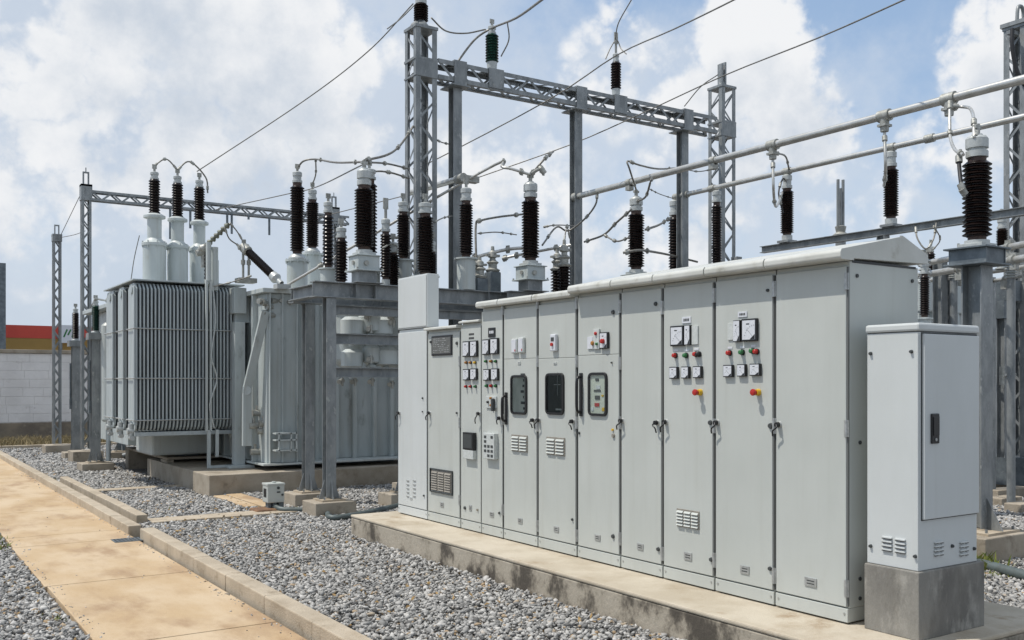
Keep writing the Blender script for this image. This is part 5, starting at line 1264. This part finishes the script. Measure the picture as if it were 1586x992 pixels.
ico = bmesh.new(); bmesh.ops.create_icosphere(ico, subdivisions=1, radius=1); ico.verts.ensure_lookup_table()
iv = np.array([v.co[:] for v in ico.verts]); itri = np.array([[v.index for v in f.verts] for f in ico.faces]); ico.free()
n = len(sx_); nv = len(iv); nf = len(itri)
sz = np.clip(rng.lognormal(math.log(.0138), .40, n), .005, .030)*np.where(sd_ > 18, 1.35, np.where(sd_ > 13, 1.15, 1))
V = iv[None]*(1+rng.uniform(-.38,.38,(n,nv,1)))
V = V*np.stack([rng.uniform(.8,1.45,n), rng.uniform(.7,1.1,n), rng.uniform(.45,.8,n)],-1)[:,None,:]*sz[:,None,None]
an = rng.uniform(0,2*np.pi,(n,3)); an[:,:2] = rng.normal(0,.45,(n,2))
def rot(V, a, i, j):
    c, s = np.cos(a)[:,None], np.sin(a)[:,None]; W_ = V.copy()
    W_[...,i] = V[...,i]*c-V[...,j]*s; W_[...,j] = V[...,i]*s+V[...,j]*c; return W_
V = rot(V, an[:,0], 1, 2); V = rot(V, an[:,1], 0, 2); V = rot(V, an[:,2], 0, 1)
und = .010*np.sin(sx_*3.1+1)*np.sin(sy_*2.3)+.008*np.sin(sx_*7.3)*np.sin(sy_*6.1)
zz_ = und+rng.uniform(-.004,.030,n)
px_, py_ = strays(600)
for arr_i in range(1):
    k_ = rng.choice(n, 600, replace=False)          # a few stones kicked onto the path
    sx_[k_] = px_; sy_[k_] = py_; f_ = rng.uniform(.15,.5,600); V[k_] *= f_[:,None,None]; zz_[k_] = .037
V += np.stack([sx_, sy_, zz_],-1)[:,None,:]
me = bpy.data.meshes.new('gravel'); me.vertices.add(n*nv); me.vertices.foreach_set('co', V.reshape(-1))
Fc = (itri[None]+(np.arange(n)*nv)[:,None,None]).reshape(-1)
me.loops.add(len(Fc)); me.loops.foreach_set('vertex_index', Fc.astype(np.int32))
me.polygons.add(n*nf); me.polygons.foreach_set('loop_start', (np.arange(n*nf)*3).astype(np.int32)); me.polygons.foreach_set('loop_total', np.full(n*nf,3,np.int32))
at = me.attributes.new('tint', 'FLOAT', 'POINT'); at.data.foreach_set('value', np.repeat(rng.uniform(0,1,n), nv).astype(np.float32))
me.update(calc_edges=True)
SM = bpy.data.materials.new('crushed_stone'); SM.use_nodes = True; nt = SM.node_tree
b = nt.nodes['Principled BSDF']; b.inputs['Roughness'].default_value = .85; b.inputs['Specular IOR Level'].default_value = .3
a_ = nt.nodes.new('ShaderNodeAttribute'); a_.attribute_name = 'tint'
r_ = nt.nodes.new('ShaderNodeValToRGB'); el = r_.color_ramp.elements
el[0].position = 0; el[0].color = (.09,.088,.085,1); el[1].position = 1; el[1].color = (.40,.35,.28,1)
for p_, c_ in ((.18,(.235,.231,.222,1)),(.5,(.345,.338,.323,1)),(.80,(.445,.433,.41,1)),(.95,(.54,.525,.50,1)),(.975,(.36,.25,.14,1))):
    e = el.new(p_); e.color = c_
nt.links.new(a_.outputs['Fac'], r_.inputs['Fac']); nt.links.new(r_.outputs['Color'], b.inputs['Base Color'])
me.materials.append(SM)
go = bpy.data.objects.new('gravel', me); COL.objects.link(go); go['kind'] = 'stuff'; go['label'] = 'loose grey crushed stone covering the yard between the path and plinths'
v = []; f = []
for _ in range(700):
    gx, gy = random.uniform(2.9,4.7), random.uniform(5,15)
    if random.random() < .3: gx, gy = random.uniform(.2,1.25), random.uniform(6,14)
    if random.random() < .15: gx, gy = random.uniform(6.9,10), random.uniform(2.5,6)
    a = random.uniform(0,6.28); w_ = random.uniform(.010,.022); o = len(v); z_ = random.uniform(.03,.05); tx, ty = random.gauss(0,.01), random.gauss(0,.01)
    c_, s_ = math.cos(a)*w_, math.sin(a)*w_
    v += [(gx-c_*1.5,gy-s_*1.5,z_+tx),(gx+s_*.7,gy-c_*.7,z_+ty),(gx+c_*1.5,gy+s_*1.5,z_-tx),(gx-s_*.7,gy+c_*.7,z_+.006)]; f.append((o,o+1,o+2,o+3))
me = bpy.data.meshes.new('fallen_leaves'); me.from_pydata(v,[],f); me.materials.append(mat('dead_leaf',(.34,.22,.08),(.20,.13,.06),14,.8)); lo_ = bpy.data.objects.new('fallen_leaves', me); COL.objects.link(lo_); lo_['kind'] = 'stuff'; lo_['label'] = 'scattered small dead leaves lying on the grey gravel'

# ------------------------------------------------------------------ sun, sky with cumulus
sd = Vector((-.41,.21,.88)).normalized()
sun = bpy.data.lights.new('sun', 'SUN'); so = bpy.data.objects.new('sun', sun); COL.objects.link(so)
sun.energy = 3.7; sun.angle = R(.5); sun.color = (1,.95,.87)
so.rotation_euler = (-sd).to_track_quat('-Z', 'Y').to_euler(); so.location = (0,0,30)
w = bpy.data.worlds.new('World'); S.world = w; w.use_nodes = True
nt = w.node_tree; N = nt.nodes; L = nt.links
bg = N['Background']; bg.inputs['Strength'].default_value = .12
sky = N.new('ShaderNodeTexSky'); sky.sky_type = 'NISHITA'; sky.sun_disc = False
sky.sun_elevation = math.asin(sd.z); sky.sun_rotation = math.atan2(sd.x, sd.y); sky.air_density = 1.0; sky.dust_density = 1.2; sky.ozone_density = 1.0
tc = N.new('ShaderNodeTexCoord')
def cdir(px, py): return (P(px,py,1.0)-Vector((0,0,H))).normalized()
BL = [(270,50,200,.52),(430,130,150,.56),(190,190,170,.44),(505,185,90,.46),(60,90,150,.38),(340,250,150,.36),(60,310,150,.40),(230,230,120,.36),(560,300,120,.32),(640,60,80,.26),
      (1168,40,72,.62),(1218,75,62,.54),(1190,150,95,.56),(1265,215,80,.42),(1060,130,85,.32),(1110,210,110,.38),(955,90,90,.34),(1558,60,75,.60),(1590,150,95,.54),(1500,225,90,.32),
      (790,330,170,.30),(690,240,90,.32),(1020,370,140,.30),(1330,300,110,.26)]
VEIL = [(170,150,640,.95),(480,350,480,.92),(830,340,360,.80),(1150,350,330,.70),(1500,350,330,.70),(690,70,210,.58),(950,140,190,.46),(1560,200,200,.56),(-900,200,900,.9),(2600,200,700,.7),(Vector((-.5,-.75,.43)),0,1900,1.1),(Vector((.8,-.5,.33)),0,1500,1.0),(Vector((0,.1,1)).normalized(),0,900,.8)]  # Vector entries are out-of-view cloud added to brighten and whiten the ambient light
def cloud_group(name, lst, soft, wob, nsc, ndet, namp, bil):
    grp = bpy.data.node_groups.new(name, 'ShaderNodeTree')
    grp.interface.new_socket('Vector', in_out='INPUT', socket_type='NodeSocketVector'); grp.interface.new_socket('Density', in_out='OUTPUT', socket_type='NodeSocketFloat')
    G = grp.nodes; GL = grp.links
    def m_(op, a, b=0.0, c=0.0):
        m = G.new('ShaderNodeMath'); m.operation = op
        for i, v in enumerate((a,b,c)):
            if isinstance(v, (int,float)): m.inputs[i].default_value = v
            else: GL.new(v, m.inputs[i])
        return m.outputs[0]
    gi = G.new('NodeGroupInput'); go_ = G.new('NodeGroupOutput')
    nv_ = G.new('ShaderNodeVectorMath'); nv_.operation = 'NORMALIZE'; GL.new(gi.outputs[0], nv_.inputs[0]); base = nv_.outputs[0]
    if wob:
        nw = G.new('ShaderNodeTexNoise'); nw.inputs['Scale'].default_value = 8; nw.inputs['Detail'].default_value = 3; GL.new(base, nw.inputs['Vector'])
        sb = G.new('ShaderNodeVectorMath'); sb.operation = 'MULTIPLY_ADD'; sb.inputs[1].default_value = (wob,)*3; sb.inputs[2].default_value = (-wob/2,)*3; GL.new(nw.outputs['Color'], sb.inputs[0])
        ad = G.new('ShaderNodeVectorMath'); ad.operation = 'ADD'; GL.new(base, ad.inputs[0]); GL.new(sb.outputs[0], ad.inputs[1]); n2 = G.new('ShaderNodeVectorMath'); n2.operation = 'NORMALIZE'; GL.new(ad.outputs[0], n2.inputs[0]); pos = n2.outputs[0]
    else: pos = base
    acc = None
    for px, py, rr, wt in lst:
        dt = G.new('ShaderNodeVectorMath'); dt.operation = 'DOT_PRODUCT'; dt.inputs[1].default_value = cdir(px, py) if not isinstance(px, Vector) else px; GL.new(pos, dt.inputs[0])
        mr = G.new('ShaderNodeMapRange'); mr.interpolation_type = 'SMOOTHSTEP'; a = rr/F*soft
        mr.inputs['From Min'].default_value = math.cos(min(1.5, a*1.35)); mr.inputs['From Max'].default_value = 1.0; mr.inputs['To Max'].default_value = wt*1.05
        GL.new(dt.outputs['Value'], mr.inputs['Value'])
        acc = mr.outputs['Result'] if acc is None else m_('SMOOTH_MAX', acc, mr.outputs['Result'], .07)
    fb = G.new('ShaderNodeTexNoise'); fb.inputs['Scale'].default_value = nsc; fb.inputs['Detail'].default_value = ndet; fb.inputs['Roughness'].default_value = .60; GL.new(base, fb.inputs['Vector'])
    d_ = m_('MULTIPLY_ADD', fb.outputs['Fac'], namp, m_('SUBTRACT', acc, namp*.5))
    if bil:
        nb = G.new('ShaderNodeTexNoise'); nb.inputs['Scale'].default_value = 20; nb.inputs['Detail'].default_value = 4; nb.inputs['Roughness'].default_value = .5; GL.new(base, nb.inputs['Vector'])
        d_ = m_('MULTIPLY_ADD', m_('ABSOLUTE', m_('MULTIPLY_ADD', nb.outputs['Fac'], 2.0, -1.0)), bil, m_('SUBTRACT', d_, bil*.25))
        d_ = m_('MULTIPLY_ADD', m_('SUBTRACT', d_, acc), m_('MINIMUM', m_('MULTIPLY_ADD', acc, 2.6, .12), 1.0), acc)
    GL.new(d_, go_.inputs[0]); return grp
GA = cloud_group('cloud_edge', BL, 1.05, .10, 12, 10, 1.35, .60)
GB = cloud_group('cloud_body', BL, 1.1, .08, 15, 6, 1.6, 0)
GV = cloud_group('cloud_veil', VEIL, 1.0, 0, 7, 6, 1.5, 0)
def dens(grp, off):
    g = N.new('ShaderNodeGroup'); g.node_tree = grp
    if off is None: L.new(tc.outputs['Generated'], g.inputs[0])
    else:
        a = N.new('ShaderNodeVectorMath'); a.operation = 'ADD'; a.inputs[1].default_value = off; L.new(tc.outputs['Generated'], a.inputs[0]); L.new(a.outputs[0], g.inputs[0])
    return g.outputs[0]
def mr_(src, a, b, c=0, d=1):
    m = N.new('ShaderNodeMapRange'); m.interpolation_type = 'SMOOTHSTEP'
    for k, v in zip(('From Min','From Max','To Min','To Max'), (a,b,c,d)): m.inputs[k].default_value = v
    L.new(src, m.inputs['Value']); return m.outputs['Result']
def mix_(f, a, b):
    m = N.new('ShaderNodeMix'); m.data_type = 'RGBA'
    for k, v in (('Factor', f), ('A', a), ('B', b)):
        if isinstance(v, (int, float)): m.inputs[k].default_value = v
        elif isinstance(v, tuple): m.inputs[k].default_value = (*v, 1)
        else: L.new(v, m.inputs[k])
    return m.outputs['Result']
DA = dens(GA, None); DB = dens(GB, (sd.x*.03, sd.y*.03, .065)); DV = dens(GV, None)
cover = mr_(DA, .15, .42); vcov = mr_(DV, .30, 1.0, 0, .85)
shade = mr_(DB, .12, 1.0)
clear = mix_(.46, sky.outputs[0], (4.0,5.6,7.9))
veilc = mix_(mr_(DV, .45, 1.3), (6.1,6.5,7.0), (4.7,5.3,6.15))
cumul = mix_(shade, (7.4,7.5,7.65), (4.7,5.25,6.0))
L.new(mix_(cover, mix_(vcov, clear, veilc), cumul), bg.inputs['Color'])
w.cycles.sampling_method = 'MANUAL'; w.cycles.sample_map_resolution = 256
S.view_settings.view_transform = 'Standard'; S.view_settings.look = 'None'; S.view_settings.gamma = 1; S.view_settings.exposure = 0; S.view_settings.use_curve_mapping = False
S.cycles.use_denoising = True; S.cycles.max_bounces = 6; S.cycles.use_adaptive_sampling = True; S.cycles.adaptive_threshold = .015
S.render.film_transparent = False
